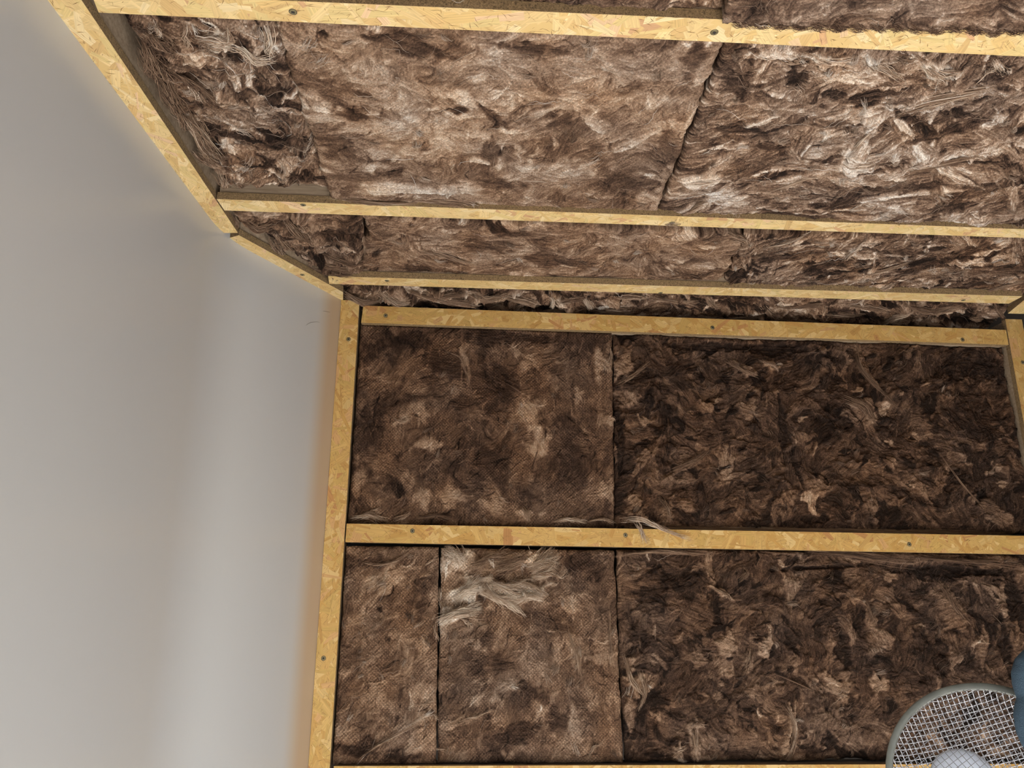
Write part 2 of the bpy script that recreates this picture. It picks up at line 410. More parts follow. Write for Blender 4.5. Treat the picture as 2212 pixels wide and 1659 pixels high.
# ceiling battens
def cbat(label, nl, nr, fr, fl, screws, xend):
    """nl nr: edge nearer the far wall, fl fr: edge nearer the camera"""
    def ext(a, b, x):
        t = (x-a[0])/(b[0]-a[0]); return a+(b-a)*t
    a, b, c, d = [ceil_pt(p) for p in (nl, nr, fr, fl)]
    return osb_strip('ceiling_batten', label, [a, ext(a, b, xend), ext(d, c, xend), d], NC, [ceil_pt(s) for s in screws])
cbat('wide pale strand board ceiling batten nearest the camera', (213, 27), (2212, 122), (2212, 70), (196, -17), [(633, 25), (1543, 69)], 1.5)
cbat('middle ceiling batten of pale strand board', (485, 454.5), (2212, 514), (2212, 495), (468, 430), [(655, 442), (1452, 481)], 1.75)
cbat('ceiling batten closest to the insulated far wall', (711, 613), (2179, 656), (2179, 639), (709, 596.5), [(836, 606), (1427, 632), (2081, 648)], ceil_pt((2179, 656))[0])

# ------------------------------------------------------------------ mineral wool
RAMP_T = np.array([0.0, 0.22, 0.45, 0.68, 0.86, 1.0])
RAMP_C = np.array([(0.016, 0.011, 0.009), (0.058, 0.036, 0.026), (0.150, 0.096, 0.066), (0.320, 0.228, 0.166), (0.52, 0.43, 0.350), (0.70, 0.65, 0.59)])
def ramp(t):
    t = np.clip(t, 0, 1)
    return np.stack([np.interp(t, RAMP_T, RAMP_C[:, k]) for k in range(3)], -1)

def vnoise(u, v, s, r):
    """smooth value noise with cell size s"""
    x, y = (u-u.min())/s, (v-v.min())/s
    nx, ny = int(x.max())+3, int(y.max())+3
    g = r.rand(ny, nx)
    xi, yi = x.astype(int), y.astype(int); fx, fy = x-xi, y-yi
    fx = fx*fx*(3-2*fx); fy = fy*fy*(3-2*fy)
    return (g[yi, xi]*(1-fx)+g[yi, xi+1]*fx)*(1-fy)+(g[yi+1, xi]*(1-fx)+g[yi+1, xi+1]*fx)*fy
def fbm(u, v, s, r, o=4, gain=0.5):
    a, t, w = 0, 0, 1.0
    for k in range(o):
        a = a+w*vnoise(u, v, s/2**k, r); t += w; w *= gain
    return a/t
def sample(A, y, x):
    y = np.clip(y, 0, A.shape[0]-1.001); x = np.clip(x, 0, A.shape[1]-1.001)
    return A[np.rint(y).astype(int), np.rint(x).astype(int)]
def blur(A, k):
    for ax in (0, 1):
        P = np.pad(A, [(k, k) if i == ax else (0, 0) for i in (0, 1)], mode='edge')
        c = np.cumsum(P, ax); c = np.insert(c, 0, 0, ax)
        n = A.shape[ax]
        A = (np.take(c, np.arange(2*k+1, 2*k+1+n), ax)-np.take(c, np.arange(0, n), ax))/(2*k+1)
    return A

def tubes(name, paths, radii, cols, parent, kind='stuff', mat=None, label=None):
    """many thin three-sided tapering strands as one mesh; paths: list of (k,3)"""
    VV, QQ, CC = [], [], []; base = 0
    for P, r, c in zip(paths, radii, cols):
        k = len(P)
        T = np.gradient(P, axis=0); T /= np.linalg.norm(T, axis=1, keepdims=True)+1e-9
        ref = np.array([0.31, 0.52, 0.79]); A = np.cross(T, ref); A /= np.linalg.norm(A, axis=1, keepdims=True)+1e-9
        Bv = np.cross(T, A)
        tt = np.linspace(0, 1, k); rad = r*(1-0.8*np.abs(2*tt-1)**2.5)
        for a in (0, 2.0944, 4.1888):
            VV.append(P+(A*math.cos(a)+Bv*math.sin(a))*rad[:, None])
        CC.append(np.tile(c, (3*k, 1)))
        i = np.arange(k-1)
        for s in range(3):
            s2 = (s+1) % 3
            QQ.append(np.stack([base+s*k+i, base+s*k+i+1, base+s2*k+i+1, base+s2*k+i], 1))
        base += 3*k
    if not VV: return None
    o = quad_mesh_np(name, np.concatenate(VV), np.concatenate(QQ), mat or M_FIB, parent, True, np.concatenate(CC))
    if kind: o['kind'] = kind
    if label: o['label'] = label
    return o

TRIS = 0
class Batt:
    def __init__(s, label, c00, c10, c11, c01, n, seed, name='insulation_batt', cat='insulation', res=0.0023, tone=0.5, contrast=0.30, strokes=500, size=(0.03, 0.012), ang=0.0, angsd=1.2,
                 amp=0.012, relief=0.006, dimple=0.0, cloud=0.10, fibre=0.22, edge=0.012, ragged=0.006, skirt=0.06, marks=(), fibres=260, fiblen=0.06, fibtone=0.16, proj=None, curl=1.0, group=None, hue=0.0, bulge=0.0, fz=None, mott=None, wisps=0, veins=220):
        if fz is None: fz = 0.6 if dimple > 0 else 0.5
        if mott is None: mott = 0.16 if dimple > 0 else 0.10
        contrast *= 1.5; cloud *= 1.3; mott *= 0.75; fibres = int(fibres*0.5); relief *= 0.55; amp *= 0.7; fibre *= 0.95 if dimple > 0 else 1.25
        r = np.random.RandomState(seed)
        C = [np.asarray(c, float) for c in (c00, c10, c11, c01)]
        s.C = C; s.n = n
        w = (np.linalg.norm(C[1]-C[0])+np.linalg.norm(C[2]-C[3]))/2; h = (np.linalg.norm(C[3]-C[0])+np.linalg.norm(C[2]-C[1]))/2
        s.w, s.h = w, h
        nu, nv = max(int(w/res), 8)+1, max(int(h/res), 8)+1
        S, Tt = np.meshgrid(np.linspace(0, 1, nu), np.linspace(0, 1, nv))
        u, v = S*w, Tt*h; s.nu, s.nv = nu, nv
        du, dv = w/(nu-1), h/(nv-1)
        # flow direction, tone and height start from soft clouds
        D = ang+(fbm(u, v, 0.10, r, 3)-0.5)*2*angsd*1.6
        T = tone+(fbm(u, v, 0.16, r, 4, 0.6)-0.5)*2*cloud*2.0
        H = (fbm(u, v, 0.13, r, 4, 0.55)-0.5)*2*amp
        fray = fbm(u, v, 0.018, r, 3, 0.65)-0.5; fray2 = fbm(u, v, 0.05, r, 3, 0.6)-0.5
        def stroke(cu, cv, Ls, Ws, an, kap, tn, hh, op, soft=0.5, turn=True):
            R = Ls+Ws
            i0, i1 = max(int((cu-R)/du), 0), min(int((cu+R)/du)+2, nu); j0, j1 = max(int((cv-R)/dv), 0), min(int((cv+R)/dv)+2, nv)
            if i1 <= i0 or j1 <= j0: return
            x, y = u[j0:j1, i0:i1]-cu, v[j0:j1, i0:i1]-cv
            ca, sa = math.cos(an), math.sin(an)
            a, b = x*ca+y*sa, -x*sa+y*ca
            b = b-kap*a*a
            # frayed outline: width wobbles along and across the lock
            wob = 1+0.35*np.sin(a/Ls*5+cu*91)+0.25*np.sin(b/Ws*4+cv*77+a/Ls*3)
            q = (a/Ls)**2+(b/(Ws*wob))**2
            q = q+(0.3 if Ws < 0.003 else 1.0)*(2.6*fray[j0:j1, i0:i1]+1.6*fray2[j0:j1, i0:i1])*fz
            m = np.clip(((1.2 if soft > 1 else 1)-q)/soft, 0, 1); m = m*m*(3-2*m)
            prof = np.sqrt(np.clip(1-q, 0, 1))
            T[j0:j1, i0:i1] += m*op*(tn-T[j0:j1, i0:i1])
            H[j0:j1, i0:i1] += m*(hh*prof+ (0.3 if hh > 0 else 0.1)*hh)*0.8
            loc = an+np.arctan(2*kap*a)
            if turn: D[j0:j1, i0:i1] += (m > 0.35)*(loc-D[j0:j1, i0:i1])
        for k in range(strokes):
            cu, cv = r.uniform(0, w), r.uniform(0, h)
            sc = math.exp(r.normal(0, 0.45))
            Ls, Ws = size[0]*sc, size[1]*sc*r.uniform(0.5, 1.3)
            jj, ii = min(int(cv/dv), nv-1), min(int(cu/du), nu-1)
            an = D[jj, ii]+r.normal(0, 0.35)
            tn = tone+r.normal(0, contrast)
            hh = relief*r.uniform(-0.7, 1.0)
            stroke(cu, cv, Ls, Ws, an, r.normal(0, 1)*curl*0.35/Ls, tn, hh, r.uniform(0.35, 0.95)*(0.8 if dimple > 0 else 1), r.choice([0.7, 1.0]) if dimple > 0 else r.choice([0.25, 0.5, 0.9]))
        s.proj = proj
        sharp = 0 < dimple < 0.6
        for mk in marks:      # (px, py, half length px, half width px, angle deg in picture, tone, height, bend)
            px, py, lp, wp, ad, tn, hh, kb = mk
            o = s.uv_of(proj((px, py))); a = math.radians(ad)
            e = s.uv_of(proj((px+lp*math.cos(a), py+lp*math.sin(a)))); f = s.uv_of(proj((px-wp*math.sin(a), py+wp*math.cos(a))))
            Ls = max(np.linalg.norm(e-o), 0.004); an = math.atan2(e[1]-o[1], e[0]-o[0])
            Ws = max(abs((f-o)@np.array([-math.sin(an), math.cos(an)])), 0.002)
            sg = 1 if (f-o)@np.array([-math.sin(an), math.cos(an)]) > 0 else -1
            stroke(o[0], o[1], Ls, Ws, an, sg*kb*0.5/Ls, tn+((0.07 if dimple > 0 else 0.0) if tn > tone else -0.04), hh*0.7, 0.92, (0.9 if sharp else 1.25) if dimple > 0 else 0.65, turn=(ad != 0))
        for k in range(int(veins*w*h/0.25)):      # thin dark or pale threads between the clumps
            cu, cv = r.uniform(0, w), r.uniform(0, h); jj, ii = min(int(cv/dv), nv-1), min(int(cu/du), nu-1)
            Ls = r.uniform(0.010, 0.035); tn = T[jj, ii]+(r.uniform(-0.34, -0.12) if r.rand() < 0.6 else r.uniform(0.10, 0.25))
            stroke(cu, cv, Ls, r.uniform(0.0013, 0.0028), D[jj, ii]+r.normal(0, 0.6), r.normal(0, 1)*0.5/Ls, tn, 0.0006 if tn > T[jj, ii] else -0.0008, r.uniform(0.5, 0.9), 0.8, turn=False)
        # fibres: noise smeared along the flow
        cD, sD = np.cos(D), np.sin(D)
        Nz = r.rand(nv, nu); acc = np.zeros_like(Nz); wsum = 0
        jj, ii = np.meshgrid(np.arange(nv, dtype=float), np.arange(nu, dtype=float), indexing='ij')
        for sgn in (1, -1):
            y, x = jj.copy(), ii.copy()
            for st in range(9):
                wgt = 1-st/9.5
                acc += wgt*sample(Nz, y, x); wsum += wgt
                x = x+sgn*sample(cD, y, x)*1.0; y = y+sgn*sample(sD, y, x)*1.0
        F = acc/wsum-0.5; F = F/(F.std()+1e-6)
        s.F, s.D = F, D
        T = tone+(T-tone)*1.12
        T = T+(fbm(u, v, 0.014, r, 3, 0.7)-0.5)*2*mott+F*fibre*0.30+(r.rand(nv, nu)-0.5)*0.05
        H = H+F*0.0009
        # rounded edges and an uneven outline
        ed = np.minimum(np.minimum(u, w-u), np.minimum(v, h-v))
        H = H-edge*0.7*np.clip(1-ed/0.010, 0, 1)**2+bulge*(1-(2*S-1)**4)*(1-(2*Tt-1)**4)
        s.H, s.T = H, T
        rag = lambda a: (fbm(a, a*0, 0.05, r, 4, 0.7)-0.5)*2*ragged
        ex = np.clip(1-np.minimum(u, w-u)/0.03, 0, 1); ey = np.clip(1-np.minimum(v, h-v)/0.03, 0, 1)
        rU = (rag(v)*ex)/w; rV = (rag(u)*ey)/h
        S2, T2 = S+rU, Tt+rV
        P = s.pos(S2, T2)+n*H[..., None]
        s.P = P
        col = ramp(T)
        hn = fbm(u, v, 0.09, r, 3)-0.5+hue
        col = col*np.stack([1.10+0.20*hn, 1.02+0.0*hn, 0.94-0.22*hn], -1)
        # mesh: front grid and four skirts
        idx = np.arange(nu*nv).reshape(nv, nu)
        Q = [np.stack([idx[:-1, :-1], idx[:-1, 1:], idx[1:, 1:], idx[1:, :-1]], -1).reshape(-1, 4)]
        V = [P.reshape(-1, 3)]; CO = [col.reshape(-1, 3)]; UV = [np.stack([u, v, 0*u], -1).reshape(-1, 3)]
        base = nu*nv
        for ring in (idx[0, :], idx[-1, ::-1], idx[::-1, 0], idx[:, -1]):
            k = len(ring); prev = ring
            for st in (1, 2):
                Pn = V[0][ring]+(P.reshape(-1, 3).mean(0)-V[0][ring])*0.012*st-n*(skirt*st/2)+np.outer(r.normal(0, 0.002, k), C[1]-C[0])/w*0.5
                V.append(Pn); CO.append(CO[0][ring]*r.uniform(0.7, 1.1, (k, 1))); UV.append(UV[0][ring]+np.array([0, 0, skirt*st/2]))
                cur = base+np.arange(k); base += k
                Q.append(np.stack([prev[1:], prev[:-1], cur[:-1], cur[1:]], -1)); prev = cur
        t = thing(name, C[0], label, cat, group); s.root = t
        nrm = np.cross(C[1]-C[0], C[3]-C[0])
        QA = np.concatenate(Q)
        if nrm@n < 0: QA = QA[:, ::-1]
        quad_mesh_np('wool_body', np.concatenate(V), QA, (M_WOOLD if dimple > 0.6 else M_WOOLS) if dimple > 0 else M_WOOL, t, True, np.concatenate(CO), np.concatenate(UV))
        global TRIS; TRIS += 2*len(QA)
        # loose fibres that follow the flow and lift off a little
        paths, rad, cols = [], [], []
        for k in range(fibres):
            x, y = r.uniform(0, nu-1), r.uniform(0, nv-1)
            steps = 9; stp = fiblen*r.uniform(0.4, 1.3)/steps
            lift = r.uniform(0.0005, 0.006); pts = []; bend = r.normal(0, 0.12); off = r.normal(0, 0.35)
            for st in range(steps):
                if not (0 <= x <= nu-1 and 0 <= y <= nv-1): break
                p = P[int(y), int(x)]+n*(0.0006+lift*math.sin(math.pi*st/(steps-1)))
                pts.append(p)
                dd = D[int(y), int(x)]+off+bend*st
                x += math.cos(dd)*stp/du; y += math.sin(dd)*stp/dv
            if len(pts) < 4: continue
            tn = T[int(min(max(y, 0), nv-1)), int(min(max(x, 0), nu-1))]
            paths.append(np.array(pts)); rad.append(r.uniform(0.00022, 0.0005)); cols.append(ramp(np.array(tn+r.uniform(0.0, fibtone)+0.03)))
        for k in range(wisps):          # little locks standing off the face
            i0, j0 = r.randint(4, nu-4), r.randint(4, nv-4); a0 = D[j0, i0]+r.normal(0, 0.5); Lw = r.uniform(0.012, 0.04); ww = r.uniform(0.001, 0.005)
            tw = min(T[j0, i0]+r.uniform(0.05, 0.22), 0.85); bw_ = r.normal(0, 0.9); lf = r.uniform(0.002, 0.010)
            for q_ in range(r.randint(7, 18)):
                ts = np.linspace(0, 1, 7); aa = a0+bw_*ts+r.normal(0, 0.12)
                xs = np.cumsum(np.cos(aa))*Lw/7*r.uniform(0.6, 1.1)+r.normal(0, ww); yy = np.cumsum(np.sin(aa))*Lw/7*r.uniform(0.6, 1.1)+r.normal(0, ww)
                ii_ = np.clip((i0+xs/du).astype(int), 0, nu-1); jj_ = np.clip((j0+yy/dv).astype(int), 0, nv-1)
                fx_ = np.clip(i0+xs/du, 0, nu-1)-ii_; fy_ = np.clip(j0+yy/dv, 0, nv-1)-jj_
                Pw = P[jj_, ii_]+np.outer(fx_*du, (C[1]-C[0])/w)+np.outer(fy_*dv, (C[3]-C[0])/h)
                hz = np.interp(ts, [0, .3, .7, 1], [Hs for Hs in (0, 1, 1, 0.5)])*lf*r.uniform(0.4, 1.1)+0.001
                paths.append(Pw+np.outer(hz, n)); rad.append(r.uniform(0.0003, 0.0006)); cols.append(ramp(np.array(tw+r.normal(0, 0.06))))
        tubes('loose_fibres', paths, rad, cols, t)
        TRIS += 48*len(paths)
        s.r = r
    def pos(s, S, T):
        C = s.C; S = np.asarray(S)[..., None]; T = np.asarray(T)[..., None]
        return C[0]*(1-S)*(1-T)+C[1]*S*(1-T)+C[2]*S*T+C[3]*(1-S)*T
    def uv_of(s, p):
        """metres along the batt of a point on its plane (Newton on the bilinear patch)"""
        S = T = 0.5
        for _ in range(6):
            e = p-s.pos(S, T); J = np.stack([(1-T)*(s.C[1]-s.C[0])+T*(s.C[2]-s.C[3]), (1-S)*(s.C[3]-s.C[0])+S*(s.C[2]-s.C[1])], 1)
            d = np.linalg.lstsq(J, e, rcond=None)[0]; S += d[0]; T += d[1]
        return np.array([S*s.w, T*s.h])
    def surf(s, px):
        o = s.uv_of(s.proj(px)); i = int(np.clip(o[0]/s.w*(s.nu-1), 0, s.nu-1)); j = int(np.clip(o[1]/s.h*(s.nv-1), 0, s.nv-1))
        return s.proj(px)+s.n*s.H[j, i]
    def tuft(s, pxs, width, count, tone, lift=0.012, spread=1.0, curl=0.006, rad=0.0006, taper=0.4, label=None, base=0.002):
        """a lock of wool: strands running along the picked points"""
        r = s.r
        K = np.array([s.surf(p) for p in pxs]); m = len(K)
        tt = np.linspace(0, 1, m); ts = np.linspace(0, 1, 11)
        mid = np.stack([np.interp(ts, tt, K[:, k]) for k in range(3)], 1)
        for _ in range(2): mid[1:-1] = (mid[:-2]+2*mid[1:-1]+mid[2:])/4
        tan = np.gradient(mid, axis=0); tan /= np.linalg.norm(tan, axis=1, keepdims=True)+1e-9
        side = np.cross(tan, s.n); side /= np.linalg.norm(side, axis=1, keepdims=True)+1e-9
        paths, rads, cols = [], [], []
        for k in range(count):
            o0 = r.uniform(-0.75, 0.75) if r.rand() < 0.6 else r.normal(0, 0.55); f0 = r.uniform(-0.12, 0.45); f1 = r.uniform(0.6, 1.12)
            tk = np.clip(f0+(f1-f0)*ts, -0.1, 1.12)
            pm = np.stack([np.interp(tk, ts, mid[:, c]) for c in range(3)], 1)
            ov = np.clip(tk-1, 0, 1)-np.clip(-tk, 0, 1); pm = pm+tan[np.clip((tk*10).astype(int), 0, 10)]*(ov*np.linalg.norm(K[-1]-K[0]))[:, None]
            sm = np.stack([np.interp(tk, ts, side[:, c]) for c in range(3)], 1)
            env = width*(0.75+0.35*np.sin(tk*4.0+width*900)+0.25*np.abs(2*tk-1)**2)
            ph = r.uniform(0, 6.28); fr = r.uniform(2, 9)
            off = o0*env+r.normal(0, 0.35)*width*(ts-0.5)+curl*np.sin(ts*fr+ph)*r.uniform(0.1, 1)*spread*np.linspace(0.3, 1, 11)
            depth = base+0.75*lift*np.sin(np.pi*np.clip(0.08+0.84*tk, 0, 1))**0.7*np.sqrt(max(1-min(abs(o0), 1)**2, 0.05))*r.uniform(0.15, 1.1)+curl*0.35*np.cos(ts*fr+ph)
            paths.append(pm+sm*off[:, None]+s.n*np.maximum(depth, 0.0005)[:, None])
            rads.append(rad*r.uniform(0.4, 1.5)); cols.append(ramp(np.array(tone+r.normal(0, 0.12)-0.03))*np.array([1.12, 1.04, 0.95]))
        global TRIS; TRIS += 60*count
        return tubes('wool_tuft', paths, rads, cols, s.root, label=label)

def wq(x0, x1, z0, z1, dep): return [np.array([x0, WY+dep, z0]), np.array([x1, WY+dep, z0]), np.array([x1, WY+dep, z1]), np.array([x0, WY+dep, z1])]
def pw(dep): return lambda p: wall_pt(p, dep)
def pc(dep): return lambda p: ceil_pt(p, dep)

# --- far wall, upper row
DW = 0.026
zB1 = lambda x: wall_pt((780, 697))[2]+(x-wall_pt((780, 697))[0])*((wall_pt((2180, 745))[2]-wall_pt((780, 697))[2])/(wall_pt((2180, 745))[0]-wall_pt((780, 697))[0]))
zB2t, zB2b, zB3 = wall_pt((1400, 1143))[2], wall_pt((1400, 1183))[2], wall_pt((1400, 1653))[2]
def wallquad(x0, x1, x0t, x1t, z0, z1, dep):
    za, zb = z1 if isinstance(z1, tuple) else (z1, z1)
    return [np.array([x0, WY+dep, z0]), np.array([x1, WY+dep, z0]), np.array([x1t, WY+dep, zb]), np.array([x0t, WY+dep, za])]
xa = wall_pt((1322, 735), DW)[0]; xb = wall_pt((1327, 1125), DW)[0]
z1 = zB1(0.4)
b = Batt('dimpled brown insulation batt in the upper wall row beside the stud', *wallquad(xs1+0.004, xb, xs1+0.004, xa, zB2t+0.004, (zB1(xs1)+0.004, zB1(xa)+0.004), 0.020), NW, 11,
     wisps=26, tone=0.34, contrast=0.10, strokes=330, size=(0.045, 0.020), ang=1.2, angsd=0.9, amp=0.005, relief=0.0022, dimple=1, cloud=0.12, fibre=0.13, edge=0.010, ragged=0.004, proj=pw(0.022), fibres=240, hue=0.12,
     marks=[(1140, 890, 62, 32, 62, 0.60, 0.002, 0.2), (1165, 955, 42, 30, 100, 0.62, 0.002, 0), (1120, 770, 40, 18, 60, 0.55, 0.001, 0.3), (1150, 785, 22, 14, 20, 0.52, 0.001, 0),
            (915, 1075, 26, 24, 0, 0.62, 0.003, 0), (985, 1070, 45, 24, 10, 0.60, 0.004, 0.2), (1070, 1090, 40, 22, 15, 0.52, 0.002, 0), (1135, 1110, 18, 30, 90, 0.62, 0.004, 0),
            (905, 890, 30, 22, 60, 0.55, 0.002, 0), (870, 905, 26, 12, -20, 0.66, 0.003, 0.4), (930, 960, 22, 28, 90, 0.56, 0.002, 0), (1000, 760, 8, 55, 0, 0.52, 0.002, 0.2),
            (1010, 790, 50, 6, 78, 0.60, 0.003, 0.4), (1300, 780, 22, 40, 0, 0.62, 0.003, 0), (1310, 910, 25, 18, 0, 0.60, 0.003, 0), (1310, 1060, 20, 30, 0, 0.58, 0.003, 0),
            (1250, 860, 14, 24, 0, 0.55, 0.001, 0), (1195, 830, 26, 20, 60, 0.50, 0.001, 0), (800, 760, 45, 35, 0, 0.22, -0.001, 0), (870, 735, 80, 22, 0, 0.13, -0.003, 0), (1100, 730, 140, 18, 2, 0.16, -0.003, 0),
            (800, 920, 36, 60, 0, 0.20, 0, 0), (1080, 830, 60, 50, 30, 0.19, 0, 0), (1060, 1000, 40, 60, 0, 0.20, 0, 0), (1230, 1000, 50, 60, 0, 0.24, 0, 0), (830, 820, 30, 12, 10, 0.45, 0.002, 0), (770, 1040, 16, 40, 0, 0.52, 0.002, 0)])
b.tuft([(765, 1120), (800, 1112), (838, 1128)], 0.012, 60, 0.74, 0.016); b.tuft([(790, 1108), (815, 1100), (826, 1096)], 0.004, 16, 0.66, 0.01)
b.tuft([(850, 1124), (870, 1118), (886, 1108)], 0.008, 40, 0.62, 0.014)
b.tuft([(1128, 1095), (1138, 1110), (1145, 1128)], 0.008, 40, 0.66, 0.014); b.tuft([(1195, 1128), (1225, 1122), (1262, 1127)], 0.006, 45, 0.78, 0.014); b.tuft([(1270, 1127), (1300, 1120), (1326, 1130)], 0.004, 30, 0.68, 0.012)
b.tuft([(905, 1120), (940, 1112), (985, 1124)], 0.006, 34, 0.42, 0.012); b.tuft([(958, 760), (998, 770), (1005, 800), (1018, 845)], 0.003, 14, 0.60, 0.006)
b.tuft([(850, 905), (872, 915), (890, 903)], 0.005, 22, 0.70, 0.01)
b.tuft([(1316, 750), (1321, 765), (1318, 785)], 0.004, 18, 0.78, 0.008); b.tuft([(1312, 905), (1326, 903), (1328, 912)], 0.004, 14, 0.72, 0.008); b.tuft([(1312, 1050), (1322, 1070), (1318, 1090)], 0.005, 20, 0.66, 0.008)
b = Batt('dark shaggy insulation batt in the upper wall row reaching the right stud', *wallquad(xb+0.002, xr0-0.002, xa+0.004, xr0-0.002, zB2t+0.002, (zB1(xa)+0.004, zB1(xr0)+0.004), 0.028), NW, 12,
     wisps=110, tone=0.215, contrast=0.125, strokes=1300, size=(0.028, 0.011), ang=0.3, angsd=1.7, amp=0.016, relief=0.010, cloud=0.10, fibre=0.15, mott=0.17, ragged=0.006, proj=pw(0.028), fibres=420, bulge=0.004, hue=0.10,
     marks=[(1860, 880, 42, 24, 40, 0.46, 0.012, 0.3), (1835, 900, 30, 12, 40, 0.42, 0.008, 0.2), (1610, 885, 26, 22, 20, 0.50, 0.010, 0), (1610, 795, 40, 10, 30, 0.50, 0.010, 0), (1665, 790, 22, 12, 10, 0.56, 0.010, 0.2),
            (1520, 880, 26, 14, 50, 0.46, 0.008, 0), (1870, 800, 60, 9, 62, 0.44, 0.014, -0.25), (1985, 790, 14, 40, 0, 0.38, 0.008, 0), (1345, 790, 24, 40, 30, 0.52, 0.010, 0.3), (1360, 860, 20, 30, 60, 0.50, 0.008, 0), (1345, 760, 30, 14, -20, 0.40, 0.006, 0),
            (1470, 1015, 60, 10, -30, 0.42, 0.010, 0.1), (1480, 1035, 30, 22, 0, 0.44, 0.008, 0), (1730, 950, 24, 24, 60, 0.38, 0.008, 0), (1920, 1000, 20, 14, 0, 0.44, 0.008, 0), (1760, 1050, 22, 26, 0, 0.44, 0.010, 0), (1880, 1090, 22, 26, 0, 0.44, 0.010, 0), (1700, 1080, 26, 26, 60, 0.40, 0.010, 0),
            (1440, 1110, 18, 36, 20, 0.48, 0.010, 0), (1480, 1090, 22, 20, 0, 0.42, 0.008, 0), (2140, 1100, 50, 18, 15, 0.38, 0.008, 0), (1990, 1060, 60, 7, 55, 0.40, 0.010, 0), (1370, 1090, 22, 30, 0, 0.50, 0.01, 0),
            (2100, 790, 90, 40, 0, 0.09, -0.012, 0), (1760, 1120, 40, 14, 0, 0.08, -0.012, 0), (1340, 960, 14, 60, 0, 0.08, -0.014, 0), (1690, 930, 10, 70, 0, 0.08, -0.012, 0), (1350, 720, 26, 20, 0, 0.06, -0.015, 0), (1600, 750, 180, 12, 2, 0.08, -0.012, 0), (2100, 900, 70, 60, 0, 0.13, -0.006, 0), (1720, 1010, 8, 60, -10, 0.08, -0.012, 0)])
b.tuft([(1848, 745), (1850, 790), (1880, 830), (1925, 872)], 0.008, 50, 0.46, 0.018, 0.6, 0.004); b.tuft([(1440, 1022), (1490, 1000), (1530, 975)], 0.007, 36, 0.44, 0.012)
b.tuft([(1570, 775), (1600, 800), (1632, 812)], 0.008, 40, 0.52, 0.014); b.tuft([(1640, 780), (1665, 790), (1680, 800)], 0.007, 30, 0.60, 0.010); b.tuft([(1335, 830), (1365, 815), (1400, 785)], 0.008, 36, 0.50, 0.014)
b.tuft([(1820, 860), (1860, 880), (1885, 915)], 0.014, 60, 0.48, 0.016); b.tuft([(1345, 1126), (1380, 1122), (1415, 1142), (1478, 1166)], 0.008, 46, 0.84, 0.006, base=0.044); b.tuft([(1368, 1130), (1380, 1150), (1388, 1178)], 0.010, 30, 0.82, 0.006, base=0.044); b.tuft([(1425, 1075), (1440, 1100), (1448, 1130)], 0.008, 34, 0.5, 0.014)
b.tuft([(x, 1141+(x-1400)*0.0185) for x in range(1420, 2190, 70)], 0.006, 420, 0.56, 0.020, 1.0, 0.010)
b.tuft([(2030, 985), (2075, 1050), (2110, 1090)], 0.003, 14, 0.42, 0.012, 0.3, 0.002)

# --- far wall, lower row
x1b = wall_pt((943, 1400), 0.022)[0]
b = Batt('narrow dimpled insulation batt in the lower wall row next to the stud', *wallquad(xs1+0.004, wall_pt((942, 1652), .02)[0], xs1+0.004, wall_pt((948, 1182), .02)[0], zB3+0.002, zB2b-0.003, 0.018), NW, 13,
     wisps=26, tone=0.47, contrast=0.09, strokes=260, size=(0.040, 0.016), ang=1.0, angsd=1.0, amp=0.004, relief=0.002, dimple=1, cloud=0.09, fibre=0.15, edge=0.008, ragged=0.003, proj=pw(0.018), fibres=260, hue=0.06,
     marks=[(770, 1620, 50, 26, 0, 0.12, -0.004, 0), (850, 1635, 70, 20, 0, 0.14, -0.004, 0), (790, 1605, 26, 14, 0, 0.20, 0.002, 0), (900, 1600, 50, 22, -40, 0.58, 0.004, 0), (880, 1570, 70, 6, -32, 0.66, 0.004, 0), (858, 1550, 7, 22, 15, 0.16, -0.002, 0), (838, 1380, 8, 6, 0, 0.18, -0.002, 0),
            (870, 1230, 40, 10, -10, 0.52, 0.002, 0), (815, 1500, 24, 40, 0, 0.55, 0.002, 0), (880, 1440, 14, 60, 0, 0.50, 0.002, 0), (770, 1340, 40, 10, -20, 0.52, 0.002, 0), (780, 1215, 60, 20, 0, 0.30, 0, 0), (900, 1300, 30, 40, 0, 0.34, 0, 0), (760, 1590, 30, 20, 0, 0.50, 0.002, 0)])
b.tuft([(790, 1215), (815, 1222), (850, 1215), (890, 1190)], 0.004, 24, 0.60, 0.008); b.tuft([(920, 1220), (935, 1210), (946, 1200)], 0.003, 16, 0.70, 0.008); b.tuft([(938, 1345), (940, 1365), (946, 1385)], 0.004, 20, 0.70, 0.010)
b.tuft([(905, 1525), (925, 1518), (940, 1514)], 0.004, 16, 0.68, 0.010); b.tuft([(928, 1540), (940, 1545), (944, 1556)], 0.005, 20, 0.68, 0.010); b.tuft([(765, 1655), (795, 1622), (830, 1600), (905, 1560)], 0.004, 24, 0.56, 0.012); b.tuft([(936, 1615), (948, 1618), (965, 1625)], 0.002, 8, 0.68, 0.008)
